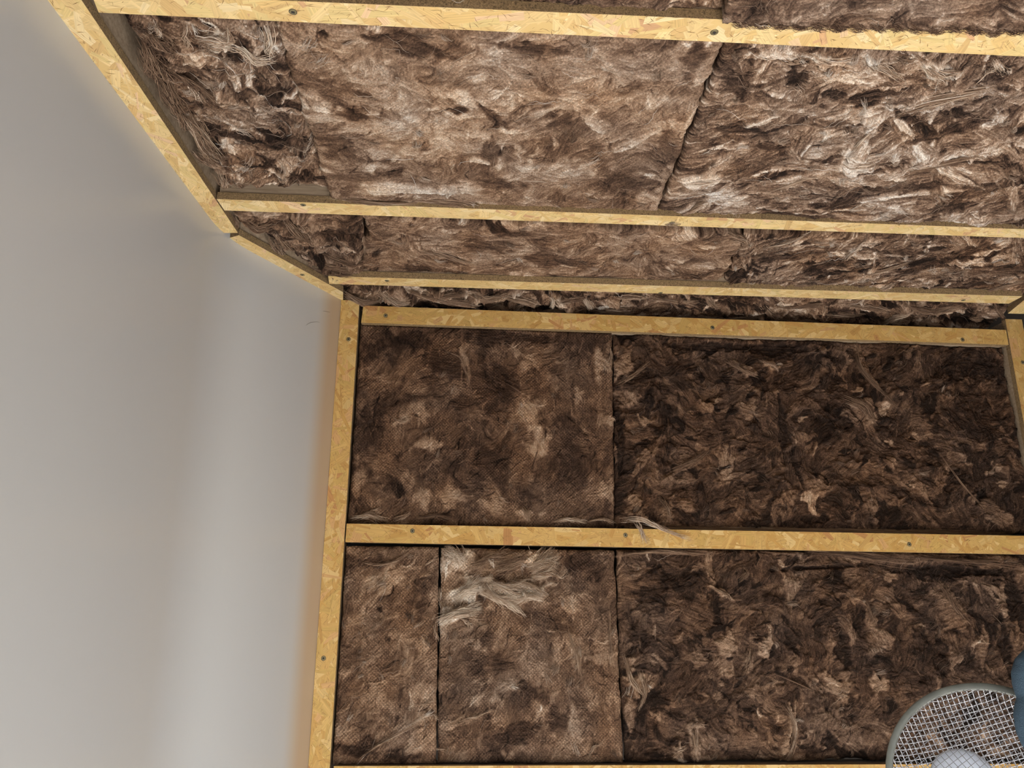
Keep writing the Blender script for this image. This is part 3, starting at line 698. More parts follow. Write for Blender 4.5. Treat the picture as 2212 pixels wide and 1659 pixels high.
b = Batt('dimpled insulation batt with a pale torn flap, lower wall row', *wallquad(wall_pt((944, 1652), .024)[0], wall_pt((1346, 1645), .024)[0], wall_pt((953, 1185), .024)[0], wall_pt((1328, 1190), .024)[0], zB3+0.002, zB2b-0.006, 0.024), NW, 14,
     wisps=26, tone=0.45, contrast=0.10, strokes=330, size=(0.042, 0.016), ang=1.2, angsd=1.0, amp=0.006, relief=0.0025, dimple=1, cloud=0.11, fibre=0.15, edge=0.010, ragged=0.004, proj=pw(0.024), fibres=320, hue=-0.05,
     marks=[(985, 1210, 46, 36, 0, 0.78, 0.010, 0), (1080, 1220, 80, 40, -20, 0.52, 0.012, 0), (1165, 1215, 44, 50, 30, 0.74, 0.012, 0), (1005, 1285, 50, 32, -15, 0.92, 0.014, 0), (1085, 1280, 56, 28, 20, 0.80, 0.020, 0), (1145, 1275, 46, 24, 10, 0.76, 0.018, 0), (985, 1325, 54, 18, -25, 0.90, 0.018, 0),
            (1040, 1295, 14, 16, 0, 0.16, -0.006, 0), (1090, 1240, 40, 10, -30, 0.28, -0.003, 0), (1240, 1210, 40, 26, 0, 0.20, -0.002, 0), (1280, 1230, 40, 40, 0, 0.26, 0, 0), (1240, 1390, 40, 16, 70, 0.52, 0.003, 0.2), (1250, 1430, 30, 8, 80, 0.56, 0.004, 0), (1095, 1480, 26, 20, -20, 0.58, 0.003, 0.4), (1150, 1500, 40, 30, 0, 0.22, 0, 0), (1060, 1430, 60, 24, 10, 0.32, 0, 0),
            (1300, 1420, 16, 40, 80, 0.54, 0.004, 0), (1170, 1440, 30, 14, 20, 0.48, 0.002, 0), (1230, 1600, 26, 40, 20, 0.50, 0.004, 0), (1000, 1560, 60, 10, -20, 0.50, 0.002, 0), (1200, 1560, 26, 50, 20, 0.26, -0.002, 0), (1075, 1645, 10, 12, 0, 0.14, -0.002, 0), (1050, 1380, 20, 26, 0, 0.30, 0, 0), (1040, 1350, 14, 22, 0, 0.54, 0.002, 0), (1290, 1560, 30, 40, 0, 0.42, 0.003, 0), (1180, 1340, 60, 30, 20, 0.32, 0, 0)])
for tf in [([(948, 1345), (985, 1322), (1035, 1308)], 0.012, 90, 0.80, 0.030), ([(958, 1336), (1000, 1328), (1038, 1318)], 0.008, 60, 0.74, 0.026), ([(980, 1300), (1010, 1275), (1045, 1258)], 0.018, 90, 0.84, 0.024), ([(1035, 1255), (1055, 1250), (1066, 1245)], 0.008, 40, 0.74, 0.022),
           ([(1040, 1270), (1075, 1295), (1120, 1300)], 0.018, 110, 0.72, 0.034), ([(1060, 1262), (1100, 1272), (1140, 1268)], 0.014, 80, 0.68, 0.028), ([(1105, 1300), (1140, 1288), (1172, 1290)], 0.012, 70, 0.72, 0.028), ([(1100, 1255), (1140, 1262), (1178, 1285)], 0.006, 34, 0.66, 0.026), ([(1085, 1298), (1100, 1302), (1132, 1332)], 0.003, 20, 0.78, 0.02),
           ([(1125, 1275), (1132, 1285), (1137, 1296)], 0.004, 20, 0.82, 0.034), ([(1050, 1205), (1060, 1212), (1072, 1228)], 0.003, 14, 0.74, 0.022), ([(960, 1190), (985, 1200), (1005, 1212)], 0.016, 60, 0.74, 0.014), ([(1150, 1240), (1175, 1220), (1198, 1190)], 0.020, 120, 0.66, 0.022), ([(1140, 1225), (1175, 1215), (1205, 1222)], 0.014, 80, 0.68, 0.022), ([(1150, 1245), (1180, 1240), (1200, 1235)], 0.012, 70, 0.62, 0.018),
           ([(1060, 1240), (1100, 1222), (1140, 1200)], 0.016, 60, 0.44, 0.018), ([(1010, 1230), (1050, 1210), (1100, 1195)], 0.018, 60, 0.46, 0.016), ([(995, 1335), (1010, 1345), (1018, 1357)], 0.002, 10, 0.72, 0.014), ([(1195, 1235), (1210, 1250), (1225, 1232)], 0.002, 10, 0.6, 0.014), ([(950, 1270), (952, 1300), (962, 1315)], 0.005, 26, 0.62, 0.012)]:
    b.tuft(tf[0], tf[1]*1.35, int(tf[2]*1.5), tf[3]+0.10, tf[4], curl=0.010, rad=0.0005)
b.tuft([(1228, 1360), (1236, 1395), (1248, 1425), (1252, 1460)], 0.005, 30, 0.60, 0.010); b.tuft([(1315, 1310), (1318, 1370), (1322, 1440)], 0.004, 24, 0.56, 0.008); b.tuft([(1270, 1640), (1280, 1615), (1300, 1605)], 0.004, 20, 0.66, 0.010)
b.tuft([(1000, 1555), (1030, 1548), (1060, 1535)], 0.002, 10, 0.66, 0.006); b.tuft([(1028, 1400), (1030, 1355), (1058, 1348)], 0.003, 14, 0.56, 0.008, 0.4, 0.002)
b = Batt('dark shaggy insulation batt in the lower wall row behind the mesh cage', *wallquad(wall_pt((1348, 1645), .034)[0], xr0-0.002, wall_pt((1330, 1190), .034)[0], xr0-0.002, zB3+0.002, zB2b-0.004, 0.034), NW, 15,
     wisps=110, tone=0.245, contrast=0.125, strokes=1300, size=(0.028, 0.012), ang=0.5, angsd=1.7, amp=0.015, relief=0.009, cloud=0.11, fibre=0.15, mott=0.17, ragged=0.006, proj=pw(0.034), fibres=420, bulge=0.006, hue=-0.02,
     marks=[(1570, 1395, 34, 26, 20, 0.58, 0.012, 0), (1655, 1390, 12, 28, 10, 0.60, 0.010, 0), (1645, 1412, 14, 10, 0, 0.64, 0.010, 0), (1800, 1480, 50, 28, 20, 0.58, 0.012, 0), (1895, 1475, 24, 20, 0, 0.60, 0.010, 0), (1900, 1380, 30, 32, 60, 0.46, 0.010, 0), (1880, 1340, 16, 26, 0, 0.46, 0.008, 0), (1710, 1560, 12, 50, 5, 0.64, 0.014, 0.1), (1700, 1610, 16, 30, 20, 0.60, 0.012, 0),
            (1500, 1600, 14, 50, 0, 0.58, 0.012, 0), (1500, 1565, 22, 10, 0, 0.60, 0.012, 0), (1465, 1630, 14, 26, 0, 0.62, 0.012, 0), (1380, 1480, 26, 26, 60, 0.58, 0.010, 0), (1360, 1540, 18, 40, 0, 0.52, 0.008, 0), (1555, 1280, 40, 6, 30, 0.56, 0.010, 0), (2050, 1310, 30, 60, -25, 0.42, 0.010, 0.2), (2120, 1390, 16, 40, 10, 0.42, 0.008, 0), (1615, 1430, 16, 36, 10, 0.50, 0.010, 0), (1500, 1420, 30, 20, 10, 0.44, 0.008, 0),
            (1780, 1560, 60, 30, 0, 0.40, 0.008, 0), (1860, 1600, 60, 30, 0, 0.42, 0.008, 0), (1600, 1600, 50, 30, 0, 0.38, 0.008, 0), (1430, 1340, 50, 40, 0, 0.28, 0, 0), (1500, 1330, 60, 40, 20, 0.30, 0, 0),
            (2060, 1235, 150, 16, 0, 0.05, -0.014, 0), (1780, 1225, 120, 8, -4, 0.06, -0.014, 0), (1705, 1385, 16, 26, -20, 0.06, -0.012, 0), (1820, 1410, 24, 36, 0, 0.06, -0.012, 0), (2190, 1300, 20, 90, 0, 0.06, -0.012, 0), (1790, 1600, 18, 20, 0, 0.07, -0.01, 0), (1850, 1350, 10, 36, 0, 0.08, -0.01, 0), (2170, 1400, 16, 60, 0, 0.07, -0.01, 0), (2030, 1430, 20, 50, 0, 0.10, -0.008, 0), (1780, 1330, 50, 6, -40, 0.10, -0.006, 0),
            (1960, 1205, 160, 15, 2, 0.40, 0.016, 0), (1700, 1190, 110, 6, 2, 0.42, 0.012, 0), (1480, 1190, 100, 7, 4, 0.45, 0.012, 0), (2150, 1208, 60, 12, 2, 0.40, 0.016, 0)])
for tf in [([(1695, 1530), (1712, 1560), (1712, 1600), (1702, 1640)], 0.010, 60, 0.66, 0.018), ([(1380, 1450), (1395, 1490), (1380, 1530)], 0.008, 50, 0.66, 0.014), ([(1350, 1420), (1360, 1470), (1390, 1500)], 0.006, 34, 0.64, 0.012), ([(1490, 1570), (1505, 1560), (1525, 1570)], 0.005, 26, 0.64, 0.012), ([(1500, 1575), (1498, 1610), (1502, 1645)], 0.008, 40, 0.60, 0.012),
           ([(1530, 1268), (1560, 1282), (1578, 1296)], 0.005, 28, 0.58, 0.012), ([(1605, 1225), (1610, 1240), (1592, 1255)], 0.006, 30, 0.58, 0.012), ([(1620, 1400), (1612, 1430), (1605, 1455)], 0.008, 40, 0.54, 0.012), ([(2030, 1260), (2050, 1310), (2085, 1345)], 0.010, 50, 0.44, 0.014), ([(1670, 1455), (1730, 1480), (1790, 1510)], 0.003, 20, 0.46, 0.014, 0.3, 0.002),
           ([(1340, 1200), (1420, 1190), (1520, 1196)], 0.006, 40, 0.48, 0.016), ([(1760, 1192), (1860, 1200), (1960, 1212)], 0.012, 60, 0.42, 0.018), ([(1960, 1205), (2060, 1212), (2190, 1220)], 0.010, 60, 0.40, 0.018), ([(1860, 1285), (1875, 1320), (1890, 1360)], 0.004, 20, 0.44, 0.010), ([(1455, 1640), (1465, 1620), (1480, 1610)], 0.008, 30, 0.66, 0.010)]:
    b.tuft(*tf)

# --- ceiling bays; rows run from the edge nearer the far wall (v=0) towards the camera
def cq(nl, nr, fr, fl, dep): return [ceil_pt(p, dep) for p in (nl, nr, fr, fl)]
b = Batt('smooth light brown insulation batt in the middle of the wide ceiling bay', *cq((718, 441), (1412, 478), (1563, 92), (592, 45), 0.012), NC, 21,
     wisps=26, tone=0.60, contrast=0.13, strokes=520, size=(0.040, 0.014), ang=0.3, angsd=1.2, amp=0.006, relief=0.0025, dimple=0.4, cloud=0.11, fibre=0.24, edge=0.010, ragged=0.007, proj=pc(0.012), fibres=360, hue=0.05,
     marks=[(800, 165, 90, 40, 0, 0.66, 0.003, 0), (720, 150, 30, 30, 0, 0.62, 0.002, 0), (1010, 215, 46, 18, 15, 0.82, 0.004, 0), (870, 150, 30, 40, 70, 0.60, 0.002, 0), (800, 360, 34, 15, -10, 0.82, 0.004, 0), (870, 330, 14, 26, 20, 0.72, 0.003, 0), (1110, 285, 34, 10, 5, 0.80, 0.003, 0), (1045, 290, 22, 9, -10, 0.72, 0.002, 0), (1140, 362, 26, 16, 10, 0.76, 0.003, 0), (1030, 345, 26, 6, 12, 0.78, 0.003, 0),
            (1290, 270, 50, 14, 30, 0.74, 0.005, 0), (1320, 300, 16, 26, 0, 0.70, 0.004, 0), (1380, 300, 90, 10, -24, 0.74, 0.006, 0), (1250, 365, 50, 22, -20, 0.70, 0.004, 0.2), (1285, 410, 12, 30, 15, 0.68, 0.004, 0), (1420, 215, 30, 22, 0, 0.70, 0.002, 0), (1180, 240, 50, 8, -20, 0.72, 0.003, 0), (1260, 170, 40, 10, -15, 0.74, 0.003, 0), (1310, 145, 16, 24, 30, 0.70, 0.003, 0),
            (870, 405, 160, 14, 3, 0.80, 0.008, 0.04), (1000, 405, 60, 12, -2, 0.72, 0.006, 0), (1140, 430, 26, 12, 10, 0.72, 0.005, 0), (1400, 425, 34, 20, 20, 0.66, 0.004, 0), (890, 100, 110, 22, 18, 0.30, -0.002, 0), (1150, 105, 120, 18, 6, 0.28, -0.002, 0), (1060, 245, 60, 10, 40, 0.28, -0.002, 0), (990, 240, 26, 10, 10, 0.20, -0.002, 0), (1210, 260, 40, 18, -30, 0.32, 0, 0), (770, 250, 60, 14, 6, 0.30, -0.001, 0), (1330, 400, 60, 30, 0, 0.34, 0, 0), (720, 310, 50, 40, 0, 0.40, 0, 0), (1090, 400, 60, 16, 10, 0.32, -0.001, 0), (1500, 130, 40, 40, 0, 0.34, 0, 0), (1440, 330, 60, 40, 0, 0.40, 0, 0), (700, 72, 14, 10, 0, 0.08, -0.008, 0)])
b.tuft([(715, 430), (800, 432), (900, 436)], 0.010, 50, 0.66, 0.012); b.tuft([(900, 432), (1000, 440), (1090, 452)], 0.008, 44, 0.60, 0.010)
b = Batt('streaky insulation batt filling the right of the wide ceiling bay', *cq((1416, 479), (2300, 506), (2300, 118), (1566, 93), 0.014), NC, 22,
     wisps=110, tone=0.47, contrast=0.165, strokes=900, size=(0.060, 0.010), ang=0.62, angsd=0.28, amp=0.012, relief=0.006, cloud=0.10, fibre=0.34, ragged=0.006, proj=pc(0.020), fibres=520, fiblen=0.09, curl=0.4, bulge=0.004, hue=-0.12,
     marks=[(1680, 114, 55, 12, 5, 0.86, 0.008, 0), (1790, 116, 60, 8, 3, 0.84, 0.006, 0), (1890, 128, 34, 16, 30, 0.86, 0.010, 0), (2030, 140, 55, 14, 8, 0.80, 0.008, 0), (2165, 140, 30, 10, 30, 0.84, 0.008, 0), (1510, 380, 50, 16, -12, 0.92, 0.012, 0.1), (1555, 340, 50, 16, -40, 0.74, 0.008, 0), (1570, 420, 50, 22, -8, 0.80, 0.008, 0), (1850, 320, 44, 22, -55, 0.84, 0.010, 0), (1845, 345, 40, 24, 5, 0.86, 0.010, 0), (1890, 250, 30, 16, -40, 0.80, 0.010, 0), (1935, 365, 26, 18, -20, 0.82, 0.010, 0), (1935, 335, 14, 14, 0, 0.76, 0.010, 0), (2000, 210, 110, 16, -20, 0.70, 0.010, 0.1), (2110, 190, 40, 10, -15, 0.74, 0.010, 0),
            (1690, 225, 120, 10, 8, 0.62, 0.005, 0), (1730, 375, 60, 10, -12, 0.74, 0.006, 0), (1840, 380, 80, 10, 6, 0.70, 0.006, 0), (1970, 350, 110, 12, -20, 0.66, 0.008, 0), (2160, 235, 20, 12, -10, 0.76, 0.008, 0), (1760, 430, 40, 14, -10, 0.66, 0.006, 0), (2060, 455, 40, 20, -30, 0.70, 0.010, 0), (2110, 470, 24, 16, 0, 0.70, 0.010, 0), (2150, 300, 100, 10, -18, 0.62, 0.006, 0), (1470, 455, 50, 12, -25, 0.72, 0.008, 0),
            (1720, 155, 26, 22, 10, 0.12, -0.010, 0), (1590, 170, 40, 40, 0, 0.20, -0.004, 0), (1880, 200, 80, 14, -8, 0.14, -0.006, 0), (1800, 195, 30, 14, 0, 0.12, -0.008, 0), (1600, 275, 70, 14, 4, 0.20, -0.004, 0), (1990, 260, 60, 10, 30, 0.16, -0.006, 0.4), (1950, 240, 14, 30, -20, 0.14, -0.006, 0), (1700, 460, 120, 10, 2, 0.20, -0.004, 0), (1800, 430, 60, 10, 0, 0.16, -0.006, 0), (2050, 440, 60, 8, -12, 0.18, -0.006, 0), (2040, 275, 90, 12, -20, 0.22, -0.004, 0), (1660, 310, 50, 12, 10, 0.20, -0.004, 0), (2150, 150, 60, 14, -20, 0.22, -0.004, 0)])
for tf in [([(1640, 104), (1665, 118), (1700, 112)], 0.016, 60, 0.84, 0.012), ([(1690, 112), (1720, 125), (1745, 118)], 0.014, 50, 0.74, 0.012), ([(1740, 112), (1790, 118), (1850, 116)], 0.008, 50, 0.82, 0.012), ([(1860, 115), (1885, 125), (1905, 140)], 0.012, 60, 0.84, 0.014), ([(1880, 128), (1915, 138), (1952, 168)], 0.008, 40, 0.78, 0.014), ([(1930, 120), (1960, 125), (1990, 118)], 0.012, 40, 0.72, 0.012),
           ([(1985, 130), (2020, 138), (2060, 150)], 0.012, 60, 0.78, 0.014), ([(2030, 145), (2022, 165), (2015, 182)], 0.006, 26, 0.72, 0.010), ([(2140, 125), (2160, 142), (2185, 152)], 0.007, 40, 0.82, 0.014), ([(2100, 178), (2130, 150), (2150, 140)], 0.005, 24, 0.72, 0.010), ([(1925, 245), (1990, 210), (2060, 190), (2130, 182)], 0.014, 80, 0.70, 0.014), ([(1490, 388), (1520, 378), (1555, 376)], 0.014, 50, 0.88, 0.012), ([(1815, 350), (1850, 340), (1880, 345)], 0.016, 60, 0.86, 0.012), ([(1835, 320), (1860, 285), (1900, 240)], 0.010, 50, 0.82, 0.012),
           ([(1420, 468), (1480, 450), (1540, 420)], 0.010, 50, 0.70, 0.012), ([(1905, 390), (1980, 355), (2120, 320)], 0.008, 50, 0.64, 0.010), ([(1660, 410), (1740, 375), (1800, 365)], 0.008, 40, 0.72, 0.010)]:
    b.tuft(*tf)
b = Batt('frayed insulation offcut at the left end of the wide ceiling bay', *cq((478, 402), (716, 408), (593, 44), (262, 32), 0.022), NC, 23,
     wisps=60, tone=0.45, contrast=0.18, strokes=420, size=(0.050, 0.010), ang=-0.6, angsd=0.6, amp=0.014, relief=0.008, cloud=0.10, fibre=0.32, ragged=0.010, proj=pc(0.022), fibres=320, fiblen=0.08, curl=0.6, hue=-0.04,
     marks=[(480, 80, 34, 20, -10, 0.86, 0.008, 0), (430, 125, 40, 12, -15, 0.66, 0.006, 0), (510, 130, 40, 30, 20, 0.55, 0.004, 0), (500, 105, 40, 12, 20, 0.12, -0.006, 0), (395, 160, 60, 8, 14, 0.10, -0.010, 0), (470, 240, 70, 8, 30, 0.58, 0.006, 0), (430, 195, 34, 5, 55, 0.74, 0.008, 0.3), (560, 260, 60, 12, 20, 0.50, 0.004, 0), (590, 350, 40, 14, 30, 0.20, -0.006, 0), (560, 320, 60, 8, 10, 0.58, 0.004, 0), (630, 350, 24, 26, 40, 0.70, 0.006, 0), (610, 380, 20, 12, 0, 0.76, 0.006, 0), (650, 385, 26, 18, 40, 0.14, -0.008, 0), (400, 75, 40, 20, 20, 0.48, 0.004, 0), (350, 130, 20, 14, 30, 0.10, -0.012, 0), (520, 205, 50, 6, 40, 0.20, -0.006, 0), (540, 390, 60, 10, 0, 0.5, 0.006, 0)])
for tf in [([(500, 88), (530, 95), (550, 115), (590, 118)], 0.009, 70, 0.90, 0.016), ([(575, 55), (583, 80), (578, 100), (592, 114)], 0.008, 60, 0.86, 0.014), ([(440, 85), (470, 78), (505, 86)], 0.022, 90, 0.82, 0.014), ([(488, 45), (495, 65), (503, 85)], 0.004, 22, 0.80, 0.016), ([(400, 45), (402, 70), (408, 100)], 0.005, 26, 0.72, 0.014), ([(335, 45), (342, 60), (348, 78)], 0.004, 20, 0.76, 0.012), ([(405, 168), (430, 190), (442, 215)], 0.006, 36, 0.76, 0.014),
           ([(395, 240), (430, 270), (460, 330)], 0.024, 130, 0.62, 0.030), ([(410, 255), (440, 285), (475, 345)], 0.018, 90, 0.66, 0.036), ([(380, 215), (400, 250), (420, 290)], 0.018, 80, 0.56, 0.026), ([(345, 150), (370, 190), (400, 240)], 0.020, 90, 0.52, 0.022), ([(310, 90), (335, 130), (360, 170)], 0.020, 80, 0.48, 0.020), ([(320, 60), (350, 85), (380, 110)], 0.020, 60, 0.44, 0.014), ([(420, 330), (445, 345), (478, 352)], 0.014, 70, 0.60, 0.024), ([(470, 370), (485, 390), (490, 408)], 0.016, 70, 0.70, 0.018), ([(500, 385), (520, 398), (535, 405)], 0.012, 50, 0.56, 0.014), ([(305, 118), (325, 112), (345, 118)], 0.010, 50, 0.54, 0.018), ([(380, 150), (420, 170), (470, 215)], 0.012, 50, 0.46, 0.014)]:
    b.tuft(*tf, curl=0.008)

# narrow bay
b = Batt('smooth insulation batt in the middle of the narrow ceiling bay', *cq((790, 595), (1552, 628), (1603, 508), (779, 470), 0.024), NC, 24,
     wisps=26, tone=0.49, contrast=0.10, strokes=420, size=(0.050, 0.014), ang=0.1, angsd=0.6, amp=0.007, relief=0.003, dimple=0, cloud=0.09, fibre=0.26, edge=0.010, ragged=0.030, proj=pc(0.024), fibres=300, hue=0.14, bulge=0.004,
     marks=[(960, 540, 40, 10, 20, 0.62, 0.004, 0), (890, 545, 18, 22, 20, 0.60, 0.004, 0), (1010, 560, 26, 9, 30, 0.64, 0.004, 0), (940, 505, 40, 10, 10, 0.56, 0.003, 0), (1340, 515, 40, 12, 20, 0.60, 0.003, 0), (1470, 560, 20, 7, 0, 0.70, 0.004, 0), (1450, 573, 16, 6, 0, 0.70, 0.004, 0), (1160, 490, 30, 6, 10, 0.68, 0.003, 0), (1060, 530, 60, 14, 10, 0.34, 0, 0), (1200, 560, 90, 16, 4, 0.32, 0, 0), (900, 580, 40, 10, 10, 0.24, -0.003, 0), (985, 590, 30, 8, -10, 0.22, -0.003, 0), (1280, 600, 120, 8, 4, 0.26, -0.002, 0), (1500, 540, 30, 12, 10, 0.54, 0.002, 0), (840, 570, 40, 12, 15, 0.50, 0.004, 0), (860, 485, 40, 10, 10, 0.54, 0.003, 0)])
b.tuft([(780, 478), (784, 510), (788, 545)], 0.004, 30, 0.60, 0.010); b.tuft([(1585, 512), (1605, 518), (1628, 527)], 0.010, 40, 0.60, 0.014); b.tuft([(915, 535), (955, 540), (1025, 565)], 0.010, 44, 0.62, 0.010)
b = Batt('streaky insulation batt filling the right of the narrow ceiling bay', *cq((1556, 628), (2260, 648), (2260, 512), (1607, 510), 0.020), NC, 25,
     wisps=110, tone=0.38, contrast=0.19, strokes=600, size=(0.065, 0.011), ang=0.68, angsd=0.25, amp=0.012, relief=0.006, cloud=0.10, fibre=0.36, ragged=0.008, proj=pc(0.020), fibres=380, fiblen=0.09, curl=0.4, hue=0.05, bulge=0.003,
     marks=[(1840, 540, 12, 16, 20, 0.84, 0.008, 0), (1720, 525, 34, 5, -20, 0.80, 0.006, 0), (1880, 525, 26, 7, -10, 0.72, 0.006, 0), (1900, 620, 40, 7, -14, 0.76, 0.006, 0), (1850, 600, 90, 4, -14, 0.68, 0.006, 0), (1990, 610, 40, 10, -18, 0.66, 0.006, 0), (2180, 600, 40, 12, -20, 0.66, 0.006, 0), (1790, 520, 40, 10, 0, 0.60, 0.004, 0), (1625, 545, 40, 14, 0, 0.50, 0.004, 0), (1680, 560, 50, 8, -10, 0.14, -0.006, 0), (1780, 575, 60, 10, -15, 0.14, -0.006, 0), (1740, 610, 60, 8, -8, 0.50, 0.004, 0), (1590, 595, 30, 14, -40, 0.14, -0.006, 0), (2000, 570, 80, 12, -18, 0.18, -0.005, 0), (2090, 620, 60, 8, -16, 0.18, -0.005, 0), (2100, 540, 60, 14, -18, 0.22, -0.004, 0), (1680, 590, 60, 10, -14, 0.50, 0.004, 0)])
for tf in [([(1660, 533), (1700, 520), (1745, 510)], 0.005, 34, 0.78, 0.012), ([(1825, 560), (1832, 540), (1860, 525)], 0.008, 44, 0.84, 0.014), ([(1575, 508), (1600, 513), (1628, 528)], 0.010, 46, 0.62, 0.020), ([(1550, 632), (1570, 612), (1590, 600)], 0.008, 40, 0.26, 0.016), ([(1640, 613), (1700, 615), (1780, 606)], 0.005, 36, 0.60, 0.008), ([(1870, 628), (1905, 618), (1935, 610)], 0.006, 40, 0.74, 0.010), ([(1830, 595), (1900, 580), (1960, 562)], 0.004, 30, 0.68, 0.008), ([(2100, 640), (2140, 622), (2212, 605)], 0.008, 40, 0.66, 0.010)]:
    b.tuft(*tf)
b = Batt('rumpled insulation offcut at the left end of the narrow ceiling bay', *cq((735, 603), (789, 596), (778, 469), (618, 462), 0.022), NC, 26, tone=0.40, contrast=0.17, strokes=260, size=(0.040, 0.013), ang=-0.4, angsd=0.9, amp=0.016, relief=0.010, cloud=0.08, fibre=0.28, ragged=0.008, proj=pc(0.022), fibres=180, hue=0.06,
     marks=[(655, 495, 34, 18, 20, 0.56, 0.010, 0), (700, 480, 40, 12, 10, 0.55, 0.008, 0), (690, 560, 50, 10, 15, 0.52, 0.012, 0), (755, 510, 24, 28, 40, 0.20, -0.006, 0), (770, 560, 26, 14, 20, 0.52, 0.010, 0), (720, 585, 40, 8, 10, 0.46, 0.008, 0), (650, 540, 14, 20, 20, 0.12, -0.012, 0), (690, 520, 34, 12, 20, 0.48, 0.008, 0)])
for tf in [([(618, 470), (650, 495), (672, 512)], 0.014, 70, 0.56, 0.022), ([(640, 530), (665, 545), (690, 555)], 0.012, 60, 0.54, 0.020), ([(660, 560), (720, 565), (800, 590)], 0.012, 70, 0.50, 0.022), ([(700, 545), (760, 550), (790, 560)], 0.010, 50, 0.50, 0.018), ([(680, 575), (740, 580), (820, 592)], 0.010, 60, 0.46, 0.020)]:
    b.tuft(*tf)
b = Batt('thin greyish insulation sliver against the slanting board strip', *cq((732, 604), (736, 602), (620, 463), (497, 462), 0.018), NC, 27, tone=0.44, contrast=0.16, strokes=240, size=(0.034, 0.012), ang=-1.0, angsd=0.8, amp=0.014, relief=0.009, cloud=0.08, fibre=0.26, ragged=0.010, proj=pc(0.018), fibres=160, hue=-0.05,
     marks=[(582, 490, 10, 24, 0, 0.06, -0.014, 0), (560, 480, 24, 10, 10, 0.56, 0.008, 0), (610, 530, 18, 26, 20, 0.62, 0.012, 0), (635, 545, 14, 18, 40, 0.30, 0, 0), (540, 490, 14, 26, 20, 0.52, 0.006, 0)])
for tf in [([(500, 465), (512, 480), (510, 500)], 0.010, 50, 0.56, 0.016), ([(588, 515), (600, 535), (618, 562)], 0.014, 90, 0.66, 0.024), ([(600, 505), (620, 520), (640, 548)], 0.012, 60, 0.58, 0.022), ([(612, 555), (625, 565), (640, 566)], 0.010, 50, 0.58, 0.018), ([(530, 468), (560, 480), (590, 478)], 0.014, 60, 0.56, 0.018), ([(660, 575), (680, 588), (700, 600)], 0.012, 60, 0.44, 0.016)]:
    b.tuft(*tf)

# corner gap between the last ceiling batten and the wall
yA, zA = 2.092, ZC+0.052; yB, zB = 2.34, ZC-0.020
ncr = np.array([0.0, -(zA-zB), -(yB-yA)]); ncr /= np.linalg.norm(ncr)
def pcr(p):
    r_ = ray(p); q0 = np.array([0, yA, zA]); return CAM+r_*(((q0-CAM)@ncr)/(r_@ncr))
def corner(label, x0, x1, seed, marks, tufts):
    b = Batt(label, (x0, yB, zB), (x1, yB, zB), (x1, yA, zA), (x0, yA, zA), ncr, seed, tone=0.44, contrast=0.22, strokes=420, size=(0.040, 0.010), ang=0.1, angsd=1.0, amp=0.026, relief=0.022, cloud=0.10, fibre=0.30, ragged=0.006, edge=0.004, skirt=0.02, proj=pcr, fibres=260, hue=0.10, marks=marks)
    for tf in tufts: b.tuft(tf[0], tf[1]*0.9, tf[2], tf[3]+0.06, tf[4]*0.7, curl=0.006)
corner('crumpled insulation in the left half of the gap under the ceiling corner', xs0-0.01, 0.47, 31,
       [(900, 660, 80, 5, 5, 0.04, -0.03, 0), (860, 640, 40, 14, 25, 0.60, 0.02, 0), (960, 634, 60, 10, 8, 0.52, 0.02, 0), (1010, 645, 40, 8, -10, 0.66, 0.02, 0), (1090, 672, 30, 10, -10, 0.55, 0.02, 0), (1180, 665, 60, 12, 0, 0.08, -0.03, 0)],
       [([(750, 628), (790, 640), (830, 650)], 0.020, 110, 0.56, 0.030), ([(820, 625), (860, 640), (895, 655)], 0.020, 120, 0.64, 0.036), ([(860, 660), (900, 662), (935, 668)], 0.012, 60, 0.60, 0.030), ([(880, 622), (940, 630), (1010, 626)], 0.010, 80, 0.52, 0.024), ([(900, 632), (960, 645), (1030, 640)], 0.014, 100, 0.60, 0.036), ([(1010, 625), (1050, 640), (1095, 632)], 0.016, 90, 0.56, 0.030), ([(1090, 640), (1130, 636), (1160, 648)], 0.014, 90, 0.58, 0.030), ([(1050, 672), (1080, 660), (1095, 668)], 0.012, 70, 0.56, 0.030), ([(1110, 675), (1125, 660), (1140, 655)], 0.008, 50, 0.66, 0.030), ([(1018, 640), (1022, 655), (1020, 668)], 0.005, 26, 0.72, 0.030), ([(1192, 634), (1194, 648), (1190, 656)], 0.007, 50, 0.84, 0.036), ([(1160, 672), (1200, 668), (1250, 660)], 0.006, 50, 0.58, 0.030), ([(1262, 640), (1275, 655), (1272, 662)], 0.014, 80, 0.72, 0.036), ([(1290, 672), (1330, 666), (1365, 672)], 0.014, 100, 0.60, 0.036), ([(1330, 640), (1370, 634), (1400, 640)], 0.008, 50, 0.62, 0.026), ([(1205, 640), (1240, 634), (1262, 640)], 0.010, 50, 0.50, 0.024), ([(1370, 680), (1388, 672), (1398, 680)], 0.007, 50, 0.62, 0.030)])
